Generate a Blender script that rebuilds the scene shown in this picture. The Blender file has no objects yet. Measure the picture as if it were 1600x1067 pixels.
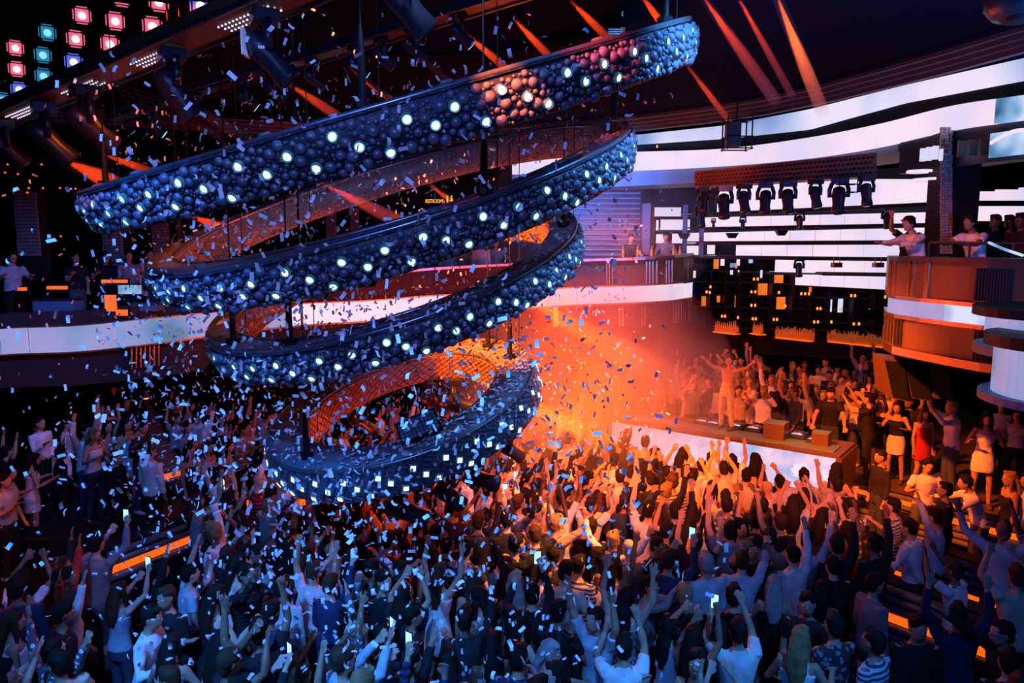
import bpy, bmesh, math, random
import numpy as np
from mathutils import Vector, Matrix, Quaternion
random.seed(7); np.random.seed(7)
PI = math.pi
C = bpy.context.scene.collection
sc = bpy.context.scene
# ------------------------------------------------------------------ camera, world, lights, exposure
F, HOR, CZ = 1150.0, 385.0, 5.3
pitch = math.atan((533.5 - HOR) / F)
cp, sp = math.cos(pitch), math.sin(pitch)
cam = bpy.data.cameras.new('camera'); cam.lens = F * 36 / 1600; cam.sensor_width = 36; cam.clip_end = 200
camo = bpy.data.objects.new('camera', cam); C.objects.link(camo)
camo.location = (0, 0, CZ); camo.rotation_euler = (PI / 2 - pitch, 0, 0); sc.camera = camo
sc.view_settings.view_transform = 'Standard'; sc.view_settings.look = 'None'
sc.view_settings.gamma = 1; sc.view_settings.exposure = 0.0; sc.view_settings.use_curve_mapping = False
cy = sc.cycles; cy.use_denoising = True; cy.max_bounces = 5; cy.diffuse_bounces = 2; cy.glossy_bounces = 2
cy.transparent_max_bounces = 32; cy.volume_bounces = 0; cy.sample_clamp_indirect = 3.0; cy.sample_clamp_direct = 12.0
cy.caustics_reflective = False; cy.caustics_refractive = False
w = bpy.data.worlds.new('world'); sc.world = w; w.use_nodes = True
w.node_tree.nodes['Background'].inputs[0].default_value = (0.02, 0.08, 0.5, 1)
w.node_tree.nodes['Background'].inputs[1].default_value = 0.035


def ray(px, py):
    u = (533.5 - py) / F
    return Vector(((px - 800) / F, cp + u * sp, -sp + u * cp))


def U(px, py, Y):
    d = ray(px, py); return Vector((0, 0, CZ)) + d * (Y / d.y)


def onz(px, py, z):
    d = ray(px, py); return Vector((0, 0, CZ)) + d * ((z - CZ) / d.z)


def proj(p):
    x, y, z = p[0], p[1], p[2] - CZ
    d = y * cp - z * sp; u = y * sp + z * cp
    return (800 + F * x / d, 533.5 - F * u / d, d)


def light(kind, loc, target, color, energy, size=0.3, angle=40, blend=0.6, sy=None):
    l = bpy.data.lights.new(kind.lower() + '_light', kind); l.color = color; l.energy = energy
    if kind == 'AREA':
        l.shape = 'RECTANGLE'; l.size = size; l.size_y = sy or size
    else:
        l.shadow_soft_size = size
    if kind == 'SPOT':
        l.spot_size = math.radians(angle); l.spot_blend = blend
    o = bpy.data.objects.new(kind.lower() + '_lamp', l); C.objects.link(o); o.location = loc
    if target is not None:
        o.rotation_euler = (Vector(target) - Vector(loc)).to_track_quat('-Z', 'Y').to_euler()
    return o


BLUE = (0.05, 0.22, 1.0); ICE = (0.15, 0.38, 1.0); ORG = (1.0, 0.14, 0.004); RED = (1.0, 0.05, 0.004)
# blue wash over the floor from above and behind the camera
light('AREA', (-1.5, 0.2, 8.2), (-0.6, 8.5, 0), (0.03, 0.16, 1.0), 260, 5, sy=2)  # deep blue fill added to tint the shadows, stands for no fixture
light('SPOT', (-3.4, 2.4, 8.3), (-2.1, 7.3, 0), (0.045, 0.29, 1.0), 10500, 0.15, 36, 1.0)
light('SPOT', (-0.3, 0.8, 8.3), (0.0, 5.9, 0.8), (0.045, 0.29, 1.0), 6500, 0.15, 30, 1.0)
light('SPOT', (3.4, 2.4, 8.3), (2.0, 6.4, 0.8), (0.05, 0.31, 1.0), 4200, 0.15, 30, 1.0)
light('SPOT', (-3.5, 3.0, 8.3), (-3.9, 9.8, 1), (0.05, 0.24, 1.0), 3200, 0.15, 48, 1.0)
light('SPOT', (3.6, 1.5, 8.3), (4.9, 8.6, 1), (0.06, 0.25, 1.0), 950, 0.15, 46, 1.0)
# cool light skimming the rings and their tops, plus added cool fills
light('SPOT', (-0.4, 4.7, 8.35), (-1.0, 7.2, 4.6), (0.30, 0.42, 1.0), 3200, 0.12, 100, 1.0)
light('SPOT', (6.0, 5.5, 5.2), (4.0, 12.5, 8.3), BLUE, 800, 0.1, 110, 1.0)  # added uplight giving the black ceiling a faint blue tone
light('SPOT', (-6.4, 10.6, 6.4), (-8.8, 14.4, 3.0), BLUE, 700, 0.1, 80, 1.0)  # added blue fill for the left mezzanine front
light('SPOT', (2.6, 6.2, 8.3), (0.6, 8.6, 5.4), (0.12, 0.42, 1.0), 2400, 0.15, 60, 1.0)
light('SPOT', (-0.8, -1.2, 7.6), (-1.6, 6.6, 4.2), (0.34, 0.44, 1.0), 480, 0.2, 56, 1.0)  # added fill from the camera side to brighten the confetti
# orange heads on the crowd, booth, stage and right hand side, plus added fills at the upper bar
light('SPOT', (-2.2, 7.0, 8.1), (2.2, 13.2, 0.5), ORG, 24000, 0.15, 30, 0.8)
light('SPOT', (6.0, 17.5, 7.4), (1.2, 10.8, 1.5), ORG, 22000, 0.15, 30, 0.9)
light('SPOT', (2.2, 3.2, 8.3), (2.0, 12.6, 1.0), ORG, 22000, 0.15, 24, 0.8)
light('SPOT', (3.6, 8.2, 8.1), onz(880, 850, 1.6), (1.0, 0.26, 0.01), 12000, 0.1, 18, 0.9)
light('SPOT', (3.2, 5.0, 8.3), onz(850, 790, 1.5), ORG, 15000, 0.1, 22, 0.9)
light('SPOT', (2.8, 3.5, 8.3), (5.0, 13.0, 0.8), ORG, 20000, 0.15, 26, 0.9)
light('SPOT', (1.2, 9.5, 7.2), (7.6, 13.4, 1.2), ORG, 11000, 0.15, 34, 0.8)
light('SPOT', (3.0, 5.0, 8.3), (6.5, 18.0, 1.5), ORG, 11000, 0.15, 24, 0.9)
light('SPOT', (3.6, 9.0, 6.6), (7.3, 11.9, 5.0), ORG, 560, 0.1, 40, 0.9)
light('SPOT', (4.2, 12.0, 6.4), (3.4, 18.6, 8.3), ORG, 420, 0.15, 46, 1.0)
light('SPOT', (-1.3, 3.4, 8.1), U(805, 152, 5.85), ORG, 5000, 0.03, 9, 0.7)
light('SPOT', (-1.0, 3.6, 8.1), U(935, 98, 6.6), RED, 3500, 0.03, 13, 0.9)
light('SPOT', (-3.3, 5.9, 7.25), (-4.1, 7.4, 5.9), ORG, 420, 0.05, 70, 1.0)
light('SPOT', (-3.6, 8.6, 7.9), (-4.6, 8.8, 6.0), ORG, 160, 0.05, 90, 1.0)
light('POINT', (-1.6, 9.6, 2.6), None, RED, 34, 0.15)
light('POINT', (0.2, 10.4, 3.7), None, ORG, 110, 0.15)
light('SPOT', (-0.5, 8.0, 3.2), (-1.2, 12.5, 6.4), RED, 430, 0.1, 60, 1.0)
light('SPOT', (-4.0, 9.0, 8.0), (-4.2, 19, 8.9), RED, 1300, 0.1, 30, 1.0)
light('SPOT', (-8.0, 9.5, 4.0), (-7.6, 11.0, 0.2), ORG, 200, 0.05, 50, 1.0)
light('SPOT', (-7.8, 8.0, 3.0), (-5.6, 7.2, 1.2), RED, 260, 0.05, 30, 1.0)
light('SPOT', (2.6, 17.0, 5.8), (3.4, 19.8, 4.9), ORG, 700, 0.1, 80, 1.0)  # added warm fill for the bartenders, no fixture there
light('SPOT', (1.2, 15.5, 6.6), (2.2, 20.9, 5.8), BLUE, 1600, 0.1, 80, 1.0)  # added blue fill brightening the louvres and haze behind the bar

# ------------------------------------------------------------------ materials
def NT(name):
    m = bpy.data.materials.new(name); m.use_nodes = True
    return m, m.node_tree, m.node_tree.nodes['Principled BSDF']


def mat(name, col, rough=0.6, metal=0.0, emit=None, es=1.0, var=0.18, scale=6.0, bump=0.0, sheen=0, spec=None):
    m, t, b = NT(name)
    b.inputs['Roughness'].default_value = rough; b.inputs['Metallic'].default_value = metal
    if spec is None and max(col) < .06 and not emit: spec = 0.0 if rough > .55 or 'ridge' in name else .12
    if spec is not None: b.inputs['Specular IOR Level'].default_value = spec
    n = t.nodes.new('ShaderNodeTexNoise'); n.inputs['Scale'].default_value = scale
    tc = t.nodes.new('ShaderNodeTexCoord'); t.links.new(tc.outputs['Object'], n.inputs['Vector'])
    mx = t.nodes.new('ShaderNodeMix'); mx.data_type = 'RGBA'
    mx.inputs[6].default_value = tuple(c * (1 - var) for c in col) + (1,)
    mx.inputs[7].default_value = tuple(min(1, c * (1 + var)) for c in col) + (1,)
    t.links.new(n.outputs[0], mx.inputs[0]); t.links.new(mx.outputs[2], b.inputs['Base Color'])
    if bump:
        bp = t.nodes.new('ShaderNodeBump'); bp.inputs['Strength'].default_value = bump; bp.inputs['Distance'].default_value = 0.01
        t.links.new(n.outputs[0], bp.inputs['Height']); t.links.new(bp.outputs[0], b.inputs['Normal'])
    if emit:
        b.inputs['Emission Color'].default_value = tuple(emit) + (1,); b.inputs['Emission Strength'].default_value = es
    return m


def led(name, a, b_, c_, strength, scale=1.2, sampling=True):
    """LED screen showing a drifting pale picture"""
    m, t, b = NT(name)
    b.inputs['Base Color'].default_value = (0.02, 0.02, 0.03, 1); b.inputs['Roughness'].default_value = 0.4
    tc = t.nodes.new('ShaderNodeTexCoord'); n = t.nodes.new('ShaderNodeTexNoise'); n.inputs['Scale'].default_value = scale
    t.links.new(tc.outputs['Object'], n.inputs['Vector'])
    r = t.nodes.new('ShaderNodeValToRGB'); e = r.color_ramp.elements
    e[0].position = 0.3; e[0].color = tuple(a) + (1,); e[1].position = 0.62; e[1].color = tuple(c_) + (1,)
    k = e.new(0.46); k.color = tuple(b_) + (1,)
    t.links.new(n.outputs[0], r.inputs[0]); t.links.new(r.outputs[0], b.inputs['Emission Color'])
    b.inputs['Emission Strength'].default_value = strength
    return m


def objcol(name, rough=0.8, pattern=None, sheen=0.0, spec=0.3):
    m, t, b = NT(name)
    oi = t.nodes.new('ShaderNodeObjectInfo'); tc = t.nodes.new('ShaderNodeTexCoord')
    b.inputs['Roughness'].default_value = rough; b.inputs['Specular IOR Level'].default_value = spec
    mx = t.nodes.new('ShaderNodeMix'); mx.data_type = 'RGBA'; mx.blend_type = 'MULTIPLY'
    t.links.new(oi.outputs['Color'], mx.inputs[6]); mx.inputs[0].default_value = 1
    r = t.nodes.new('ShaderNodeValToRGB')
    if pattern == 'stripe':
        n = t.nodes.new('ShaderNodeTexWave'); n.bands_direction = 'Z'; n.inputs['Scale'].default_value = 6.5
        r.color_ramp.elements[0].position = 0.45; r.color_ramp.elements[1].position = 0.5
        r.color_ramp.elements[0].color = (0.12, 0.12, 0.16, 1)
    elif pattern == 'print':
        n = t.nodes.new('ShaderNodeTexVoronoi'); n.inputs['Scale'].default_value = 17
        r.color_ramp.elements[0].position = 0.38; r.color_ramp.elements[1].position = 0.42
        r.color_ramp.elements[0].color = (1, 1, 1, 1); r.color_ramp.elements[1].color = (0.1, 0.12, 0.16, 1)
    elif pattern == 'check':
        n = t.nodes.new('ShaderNodeTexChecker'); n.inputs['Scale'].default_value = 26
        r.color_ramp.elements[0].color = (0.25, 0.25, 0.3, 1)
    else:
        n = t.nodes.new('ShaderNodeTexNoise'); n.inputs['Scale'].default_value = 9
        r.color_ramp.elements[0].color = (0.72, 0.72, 0.74, 1); r.color_ramp.elements[0].position = 0.3
        r.color_ramp.elements[1].position = 0.65
    t.links.new(tc.outputs['Object'], n.inputs['Vector'])
    out = n.outputs['Fac'] if 'Fac' in n.outputs else n.outputs[0]
    t.links.new(out, r.inputs[0]); t.links.new(r.outputs[0], mx.inputs[7]); t.links.new(mx.outputs[2], b.inputs['Base Color'])
    n2 = t.nodes.new('ShaderNodeTexNoise'); n2.inputs['Scale'].default_value = 30; t.links.new(tc.outputs['Object'], n2.inputs['Vector'])
    bp = t.nodes.new('ShaderNodeBump'); bp.inputs['Strength'].default_value = 0.3; bp.inputs['Distance'].default_value = 0.01
    t.links.new(n2.outputs[0], bp.inputs['Height']); t.links.new(bp.outputs[0], b.inputs['Normal'])
    return m


M = dict(
    black=mat('black_paint', (0.012, 0.013, 0.018), 0.45), dark=mat('dark_plaster', (0.02, 0.022, 0.03), 0.8),
    floor=mat('dark_floor', (0.012, 0.012, 0.016), 0.6, bump=0.2),
    ceil=mat('ceiling_paint', (0.008, 0.014, 0.035), 0.6), ridge=mat('ceiling_ridge', (0.05, 0.05, 0.07), 0.5),
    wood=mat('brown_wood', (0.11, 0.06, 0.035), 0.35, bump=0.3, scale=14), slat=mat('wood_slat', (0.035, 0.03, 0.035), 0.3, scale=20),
    bronze=mat('bronze_metal', (0.45, 0.3, 0.2), 0.25, 0.9), steel=mat('steel', (0.4, 0.42, 0.46), 0.3, 1.0),
    gun=mat('gunmetal', (0.06, 0.07, 0.1), 0.35, 0.6), shell=mat('ring_shell', (0.035, 0.045, 0.075), 0.45, 0.3, bump=0.6, scale=40),
    bubble=mat('bubble_glaze', (0.20, 0.22, 0.32), 0.36, 0.3, scale=3), top=mat('ring_top', (0.17, 0.2, 0.28), 0.4, 0.3, scale=9, bump=0.3),
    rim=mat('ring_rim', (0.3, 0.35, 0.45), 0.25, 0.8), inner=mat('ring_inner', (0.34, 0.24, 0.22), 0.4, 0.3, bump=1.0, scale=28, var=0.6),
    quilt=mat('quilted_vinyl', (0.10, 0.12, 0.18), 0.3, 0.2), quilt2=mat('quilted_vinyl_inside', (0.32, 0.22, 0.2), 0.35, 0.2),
    pad=mat('banquette_vinyl', (0.16, 0.15, 0.17), 0.3, 0.1), glassd=mat('dark_glass', (0.02, 0.03, 0.05), 0.08),
    paper=mat('confetti_paper', (0.86, 0.82, 0.9), 0.5, var=0.1), candle=mat('candle_glow', (0.8, 0.3, 0.05), 0.5, emit=(1, 0.2, 0.015), es=2.2),
    amber=mat('amber_panel', (0.5, 0.2, 0.04), 0.5, emit=(1, 0.22, 0.015), es=0.7, var=0.4), strip=mat('orange_strip', (0.5, 0.15, 0.03), 0.5, emit=(1, 0.12, 0.006), es=1.15),
    lampw=mat('lamp_white', (0.8, 0.9, 1), 0.3, emit=(0.72, 0.95, 1.0), es=2.6), bezel=mat('lamp_bezel_halo', (0.25, 0.42, 0.5), 0.2, 0.6, emit=(0.03, 0.22, 0.35), es=0.25),  # bezel emission imitates the soft cyan halo round each lamp
    pink=mat('lamp_pink', (0.8, 0.3, 0.4), 0.3, emit=(1.0, 0.16, 0.26), es=0.75), pinkc=mat('lamp_pink_core', (0.9, 0.7, 0.7), 0.3, emit=(1.0, 0.62, 0.66), es=1.8),
    cyan=mat('lamp_teal', (0.2, 0.5, 0.6), 0.3, emit=(0.02, 0.22, 0.36), es=0.75), cyanc=mat('lamp_teal_core', (0.5, 0.8, 0.9), 0.3, emit=(0.25, 0.75, 1.0), es=1.1),
    violet=mat('lamp_violet', (0.3, 0.3, 0.8), 0.3, emit=(0.12, 0.16, 0.8), es=0.75), violetc=mat('lamp_violet_core', (0.8, 0.8, 1), 0.3, emit=(0.75, 0.7, 1.0), es=1.6),
    led=led('led_screen_pale', (0.70, 0.66, 0.92), (0.86, 0.70, 0.90), (0.94, 0.76, 0.90), 1.0, 0.7),
    ledblue=led('led_screen_blue', (0.02, 0.10, 0.25), (0.20, 0.42, 0.72), (0.62, 0.74, 0.95), 1.0, 1.6),
    ledleft=led('led_screen_left', (0.08, 0.26, 0.46), (0.28, 0.38, 0.74), (0.42, 0.40, 0.78), 0.8, 0.9),
    ledbooth=led('led_screen_booth', (0.32, 0.48, 0.80), (0.72, 0.56, 0.80), (0.92, 0.66, 0.80), 1.0, 2.6),
    cove=led('cove_light', (0.16, 0.30, 0.62), (0.52, 0.58, 0.88), (0.85, 0.76, 0.95), 1.0, 0.5),
    mosaic=mat('mosaic_mirror', (0.45, 0.38, 0.38), 0.25, 0.4, var=0.9, scale=45), screen=mat('phone_screen', (0.2, 0.4, 0.5), 0.3, emit=(0.35, 0.75, 1.0), es=1.6),
    text=mat('sign_letters', (0.9, 0.5, 0.1), 0.5, emit=(1, 0.45, 0.03), es=1.1), white=mat('white_label', (0.75, 0.75, 0.8), 0.6),
    bottle=mat('amber_glass_glow', (0.55, 0.22, 0.05), 0.15, emit=(1, 0.2, 0.01), es=0.12), redled=mat('red_picture', (0.5, 0, 0.1), 0.5, emit=(1, 0.0, 0.08), es=1.0),  # bottle emission stands in for shelf light shining through the glass
    pinkpic=mat('pink_picture', (0.6, 0.2, 0.3), 0.5, emit=(1, 0.42, 0.55), es=1.0), board=mat('perforated_board', (0.24, 0.09, 0.05), 0.4, 0.3, scale=50, var=0.5),
    bluepanel=mat('blue_cabinet', (0.12, 0.2, 0.32), 0.5), skin=objcol('skin', 0.5, spec=0.4), cloth=objcol('cloth', 0.85),
    stripe=objcol('striped_cloth', 0.85, 'stripe'), print_=objcol('printed_cloth', 0.85, 'print'), check=objcol('checked_cloth', 0.85, 'check'),
    hair=objcol('hair', 0.7, spec=0.12), white_mark=mat('white_mark', (0.8, 0.8, 0.8), 0.6))
for k in ('lampw', 'bezel', 'pink', 'pinkc', 'cyan', 'cyanc', 'violet', 'violetc', 'candle', 'bottle', 'screen', 'text', 'amber', 'redled', 'pinkpic'):
    M[k].cycles.emission_sampling = 'NONE'
# ------------------------------------------------------------------ mesh builder
class MB:
    def __init__(s): s.v = []; s.f = []; s.m = []
    def add(s, vs, fs, mi=0):
        b = len(s.v); s.v += [tuple(p) for p in vs]; s.f += [tuple(i + b for i in f) for f in fs]; s.m += [mi] * len(fs)
    def box(s, c, size, ax=None, mi=0):
        c = Vector(c); a = ax or (Vector((1, 0, 0)), Vector((0, 1, 0)), Vector((0, 0, 1)))
        h = [a[i] * (size[i] / 2) for i in range(3)]
        vs = [c + h[0] * x + h[1] * y + h[2] * z for z in (-1, 1) for x, y in ((-1, -1), (1, -1), (1, 1), (-1, 1))]
        s.add(vs, [(3, 2, 1, 0), (4, 5, 6, 7), (0, 1, 5, 4), (1, 2, 6, 5), (2, 3, 7, 6), (3, 0, 4, 7)], mi)
    def hexa(s, vs, mi=0):
        s.add(vs, [(3, 2, 1, 0), (4, 5, 6, 7), (0, 1, 5, 4), (1, 2, 6, 5), (2, 3, 7, 6), (3, 0, 4, 7)], mi)
    def tube(s, pts, rad, seg=8, cap=True, mi=0, flat=None):
        pts = [Vector(p) for p in pts]; n = len(pts)
        if not hasattr(rad, '__len__'): rad = [rad] * n
        t0 = (pts[1] - pts[0]).normalized(); up = Vector((0, 0, 1)) if abs(t0.z) < 0.9 else Vector((0, 1, 0))
        if flat is not None: up = Vector(flat)
        u = t0.cross(up).normalized(); vs = []
        for i, p in enumerate(pts):
            t = (pts[min(i + 1, n - 1)] - pts[max(i - 1, 0)]).normalized()
            u = (u - t * u.dot(t)).normalized(); v = t.cross(u)
            r = rad[i]; rx, ry = r if hasattr(r, '__len__') else (r, r)
            vs += [p + u * (math.cos(2 * PI * k / seg) * rx) + v * (math.sin(2 * PI * k / seg) * ry) for k in range(seg)]
        fs = [(i * seg + k, i * seg + (k + 1) % seg, (i + 1) * seg + (k + 1) % seg, (i + 1) * seg + k) for i in range(n - 1) for k in range(seg)]
        if cap: fs += [tuple(range(seg - 1, -1, -1)), tuple((n - 1) * seg + k for k in range(seg))]
        s.add(vs, fs, mi)
    def rings(s, rr, seg=16, mi=0):
        """stack of horizontal ellipses (x,y,z,rx,ry)"""
        vs = [(x + math.cos(2 * PI * k / seg) * rx, y + math.sin(2 * PI * k / seg) * ry, z) for x, y, z, rx, ry in rr for k in range(seg)]
        n = len(rr)
        fs = [(i * seg + k, i * seg + (k + 1) % seg, (i + 1) * seg + (k + 1) % seg, (i + 1) * seg + k) for i in range(n - 1) for k in range(seg)]
        fs += [tuple(range(seg - 1, -1, -1)), tuple((n - 1) * seg + k for k in range(seg))]
        s.add(vs, fs, mi)
    def ell(s, c, r, seg=12, rg=8, rot=None, mi=0):
        c = Vector(c); vs = [Vector((0, 0, -r[2]))]
        for i in range(1, rg):
            a = -PI / 2 + PI * i / rg
            vs += [Vector((math.cos(a) * math.cos(2 * PI * k / seg) * r[0], math.cos(a) * math.sin(2 * PI * k / seg) * r[1], math.sin(a) * r[2])) for k in range(seg)]
        vs.append(Vector((0, 0, r[2]))); e = len(vs) - 1
        if rot: vs = [rot @ v for v in vs]
        fs = [(0, 1 + (k + 1) % seg, 1 + k) for k in range(seg)]
        fs += [(1 + i * seg + k, 1 + i * seg + (k + 1) % seg, 1 + (i + 1) * seg + (k + 1) % seg, 1 + (i + 1) * seg + k) for i in range(rg - 2) for k in range(seg)]
        fs += [(1 + (rg - 2) * seg + k, 1 + (rg - 2) * seg + (k + 1) % seg, e) for k in range(seg)]
        s.add([c + v for v in vs], fs, mi)
    def mesh(s, name, mats, smooth=False):
        me = bpy.data.meshes.new(name); me.from_pydata(s.v, [], s.f)
        for m in (mats if isinstance(mats, (list, tuple)) else [mats]): me.materials.append(m)
        if len(me.materials) > 1: me.polygons.foreach_set('material_index', s.m)
        if smooth: me.polygons.foreach_set('use_smooth', [True] * len(s.f))
        me.update(); return me


def link(name, me, parent=None, loc=None):
    o = bpy.data.objects.new(name, me); C.objects.link(o)
    if parent: o.parent = parent
    if loc is not None: o.location = loc
    return o


def tag(o, label=None, cat=None, group=None, kind=None):
    if label: o['label'] = label
    if cat: o['category'] = cat
    if group: o['group'] = group
    if kind: o['kind'] = kind
    return o


def empty(name, loc=(0, 0, 0), rz=0.0, label=None, cat=None, group=None):
    o = bpy.data.objects.new(name, None); C.objects.link(o); o.location = loc; o.rotation_euler = (0, 0, rz); o.empty_display_size = 0.1
    return tag(o, label, cat, group)


def put(name, mb, m, parent=None, smooth=False):
    """mesh given in world coordinates, parented under an Empty at a translation"""
    me = mb.mesh(name, m, smooth); o = link(name, me, parent)
    if parent is not None: o.matrix_parent_inverse = Matrix.Translation(parent.location).inverted() if parent.rotation_euler.z == 0 else parent.matrix_basis.inverted()
    return o


def dup(root):
    r = root.copy(); C.objects.link(r)
    for ch in root.children:
        c = ch.copy(); C.objects.link(c); c.parent = r
        for g in ch.children:
            d = g.copy(); C.objects.link(d); d.parent = c
    return r


def recenter(o):
    """set a mesh object's origin at its base centre"""
    me = o.data; n = len(me.vertices); a = np.empty(n * 3); me.vertices.foreach_get('co', a); a = a.reshape(-1, 3)
    c = np.array([(a[:, 0].min() + a[:, 0].max()) / 2, (a[:, 1].min() + a[:, 1].max()) / 2, a[:, 2].min()])
    a -= c; me.vertices.foreach_set('co', a.ravel()); me.update(); o.location = Vector(c) + Vector(o.location)


def wall(mb, pts, z0, z1, t, mi=0):
    """solid wall following plan points, thickness t away from camera; z0/z1 may be lists"""
    n = len(pts); z0 = z0 if hasattr(z0, '__len__') else [z0] * n; z1 = z1 if hasattr(z1, '__len__') else [z1] * n
    vs = []
    for i, p in enumerate(pts):
        a = Vector(pts[max(i - 1, 0)][:2]); b = Vector(pts[min(i + 1, n - 1)][:2]); d = (b - a).normalized(); nn = Vector((-d.y, d.x)) * t
        vs += [(p[0], p[1], z0[i]), (p[0], p[1], z1[i]), (p[0] + nn.x, p[1] + nn.y, z1[i]), (p[0] + nn.x, p[1] + nn.y, z0[i])]
    fs = []
    for i in range(n - 1):
        a = i * 4; b = a + 4
        fs += [(a, b, b + 1, a + 1), (a + 1, b + 1, b + 2, a + 2), (a + 2, b + 2, b + 3, a + 3), (a + 3, b + 3, b, a)]
    fs += [(0, 1, 2, 3), (n * 4 - 1, n * 4 - 2, n * 4 - 3, n * 4 - 4)]
    mb.add(vs, fs, mi)


def spline(keys, n):
    """keys rows [t, a, b ...] -> n rows interpolated smoothly (Catmull-Rom on values)"""
    k = np.array(keys, float); ts = np.linspace(k[0, 0], k[-1, 0], n); out = []
    for t in ts:
        i = min(max(np.searchsorted(k[:, 0], t) - 1, 0), len(k) - 2); u = (t - k[i, 0]) / (k[i + 1, 0] - k[i, 0])
        p0, p1, p2, p3 = k[max(i - 1, 0)], k[i], k[i + 1], k[min(i + 2, len(k) - 1)]
        m1 = (p2 - p0) / max(p2[0] - p0[0], 1e-6) * (p2[0] - p1[0]); m2 = (p3 - p1) / max(p3[0] - p1[0], 1e-6) * (p2[0] - p1[0])
        out.append((2 * u**3 - 3 * u**2 + 1) * p1 + (u**3 - 2 * u**2 + u) * m1 + (-2 * u**3 + 3 * u**2) * p2 + (u**3 - u**2) * m2)
    return np.array(out)

# ------------------------------------------------------------------ the room
mb = MB(); mb.box((0, 9, -0.05), (44, 38, 0.1)); tag(put('floor', mb, M['floor']), 'dark dance floor under the crowd', kind='structure')
mb = MB(); mb.box((0, 26.3, 5), (44, 0.3, 11)); tag(put('wall_back', mb, M['dark']), 'dark far wall behind the bars', kind='structure')
mb = MB(); mb.box((-20, 9, 5), (0.3, 36, 11)); tag(put('wall_left', mb, M['dark']), 'dark wall on the left side', kind='structure')
mb = MB(); mb.box((20, 9, 5), (0.3, 36, 11)); tag(put('wall_right', mb, M['dark']), 'dark wall on the right side', kind='structure')
mb = MB(); mb.box((0, 9, 12.4), (44, 38, 0.2)); tag(put('ceiling', mb, M['dark']), 'black upper ceiling above the lighting rig', kind='structure')
# curved dropped ceiling on the right with ribbed edge
edge = [onz(px, py, 8.0) for px, py in ((1600, 84), (1500, 111), (1400, 136), (1300, 160), (1200, 180), (1100, 194), (1000, 205), (900, 213), (800, 219), (700, 224))]
edge = [Vector((10.2, 3.0, 8)), Vector((9.0, 6.5, 8))] + edge + [Vector((-6, 18.6, 8)), Vector((-10.5, 16.5, 8)), Vector((-13.5, 12, 8)), Vector((-14, 5, 8))]
ctr = Vector((-1, 6.5, 8))
drop = empty('dropped_ceiling', (0, 0, 8)); tag(drop, 'dark curved ceiling with ribbed edge above the bars', kind='structure')
def scaled(s, z): return [Vector((ctr.x + (p.x - ctr.x) * s, ctr.y + (p.y - ctr.y) * s, z)) for p in edge]
prev = 1.0; zz = 8.0
for i, (s_, up_) in enumerate(((0.988, 0.07), (0.976, 0.06), (0.963, 0.06), (0.949, 0.06), (0.934, 0.05))):
    a, b = scaled(prev, zz), scaled(s_, zz)
    c, d = scaled(s_, zz + up_), scaled(prev, zz + up_)
    r = MB(); n = len(a)
    for k in range(n - 1):
        r.hexa([a[k], a[k + 1], b[k + 1], b[k], d[k], d[k + 1], c[k + 1], c[k]])
    put('ceiling_ridge', r, M['ridge'] if i < 4 else M['ceil'], drop)
    prev = s_; zz += up_
r = MB(); a = scaled(prev, zz); a2 = scaled(prev, zz + 0.1); n = len(a)
cl = [(-14, -8), (12, -8)]
vs = a + [Vector((x, y, zz)) for x, y in cl]; vs2 = a2 + [Vector((x, y, zz + 0.1)) for x, y in cl]; m_ = len(vs)
r.add(vs + vs2, [tuple(range(m_)), tuple(range(2 * m_ - 1, m_ - 1, -1))] + [(k, (k + 1) % m_, m_ + (k + 1) % m_, m_ + k) for k in range(m_)])
put('ceiling_slab', r, M['ceil'], drop)
# cove, bulkhead and upper LED ribbon
ribt = spline([(800, 245, 272, 18.8), (900, 241, 270, 18.5), (1000, 237, 266, 18.4), (1131, 232, 259, 17.4), (1262, 215, 247, 15.8), (1375, 193, 229, 14.0), (1487, 165, 203, 12.4), (1600, 148, 187, 11.0), (1680, 136, 176, 10.2)], 71)
covt = {px: v for px, v in ()}
ck = np.array([(800, 222, 234), (900, 219, 230), (1000, 210, 225), (1131, 196, 216), (1262, 171, 202), (1412, 133, 161), (1600, 90, 126), (1680, 74, 112)], float)
cove = MB(); blk = MB(); P0, Z0, Z1, ZB0, ZB1 = [], [], [], [], []
for px, yt, yb, d in ribt:
    t_ = np.interp(px, ck[:, 0], ck[:, 1]); b_ = np.interp(px, ck[:, 0], ck[:, 2])
    q = U(px, b_, d + 0.25); P0.append(q); Z0.append(q.z); Z1.append(U(px, t_, d + 0.25).z)
    ZB0.append(U(px, yt - 1, d + 0.12).z)
wall(cove, P0, Z0, Z1, 0.12); tag(put('trim_1', cove, M['cove']), 'glowing pale blue cove along the curved ceiling', kind='structure')
wall(blk, [p + Vector((0, 0.2, 0)) for p in P0], [z - 0.05 for z in ZB0], [z + 0.02 for z in Z0], 0.3); tag(put('trim_2', blk, M['black']), 'dark recessed band above the upper screen ribbon', kind='structure')


def ribbon(rows, npan, name, label, m, t=0.12, split=None):
    root = empty(name, U(rows[len(rows) // 2][0], rows[len(rows) // 2][2], rows[len(rows) // 2][3]), 0, label, 'LED screen')
    per = (len(rows) - 1) // npan
    for i in range(npan):
        seg = rows[i * per:(i + 1) * per + 1]
        pts = [U(px, (yt + yb) / 2, d) for px, yt, yb, d in seg]
        g = (pts[-1] - pts[0]) * (0.004 / max((pts[-1] - pts[0]).length, 0.1))
        pts[0] = pts[0] + g; pts[-1] = pts[-1] - g
        r = MB(); wall(r, pts, [U(px, yb, d).z for px, yt, yb, d in seg], [U(px, yt, d).z for px, yt, yb, d in seg], t)
        mm = m(i) if callable(m) else m
        put('led_panel', r, mm, root)
    return root


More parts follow.
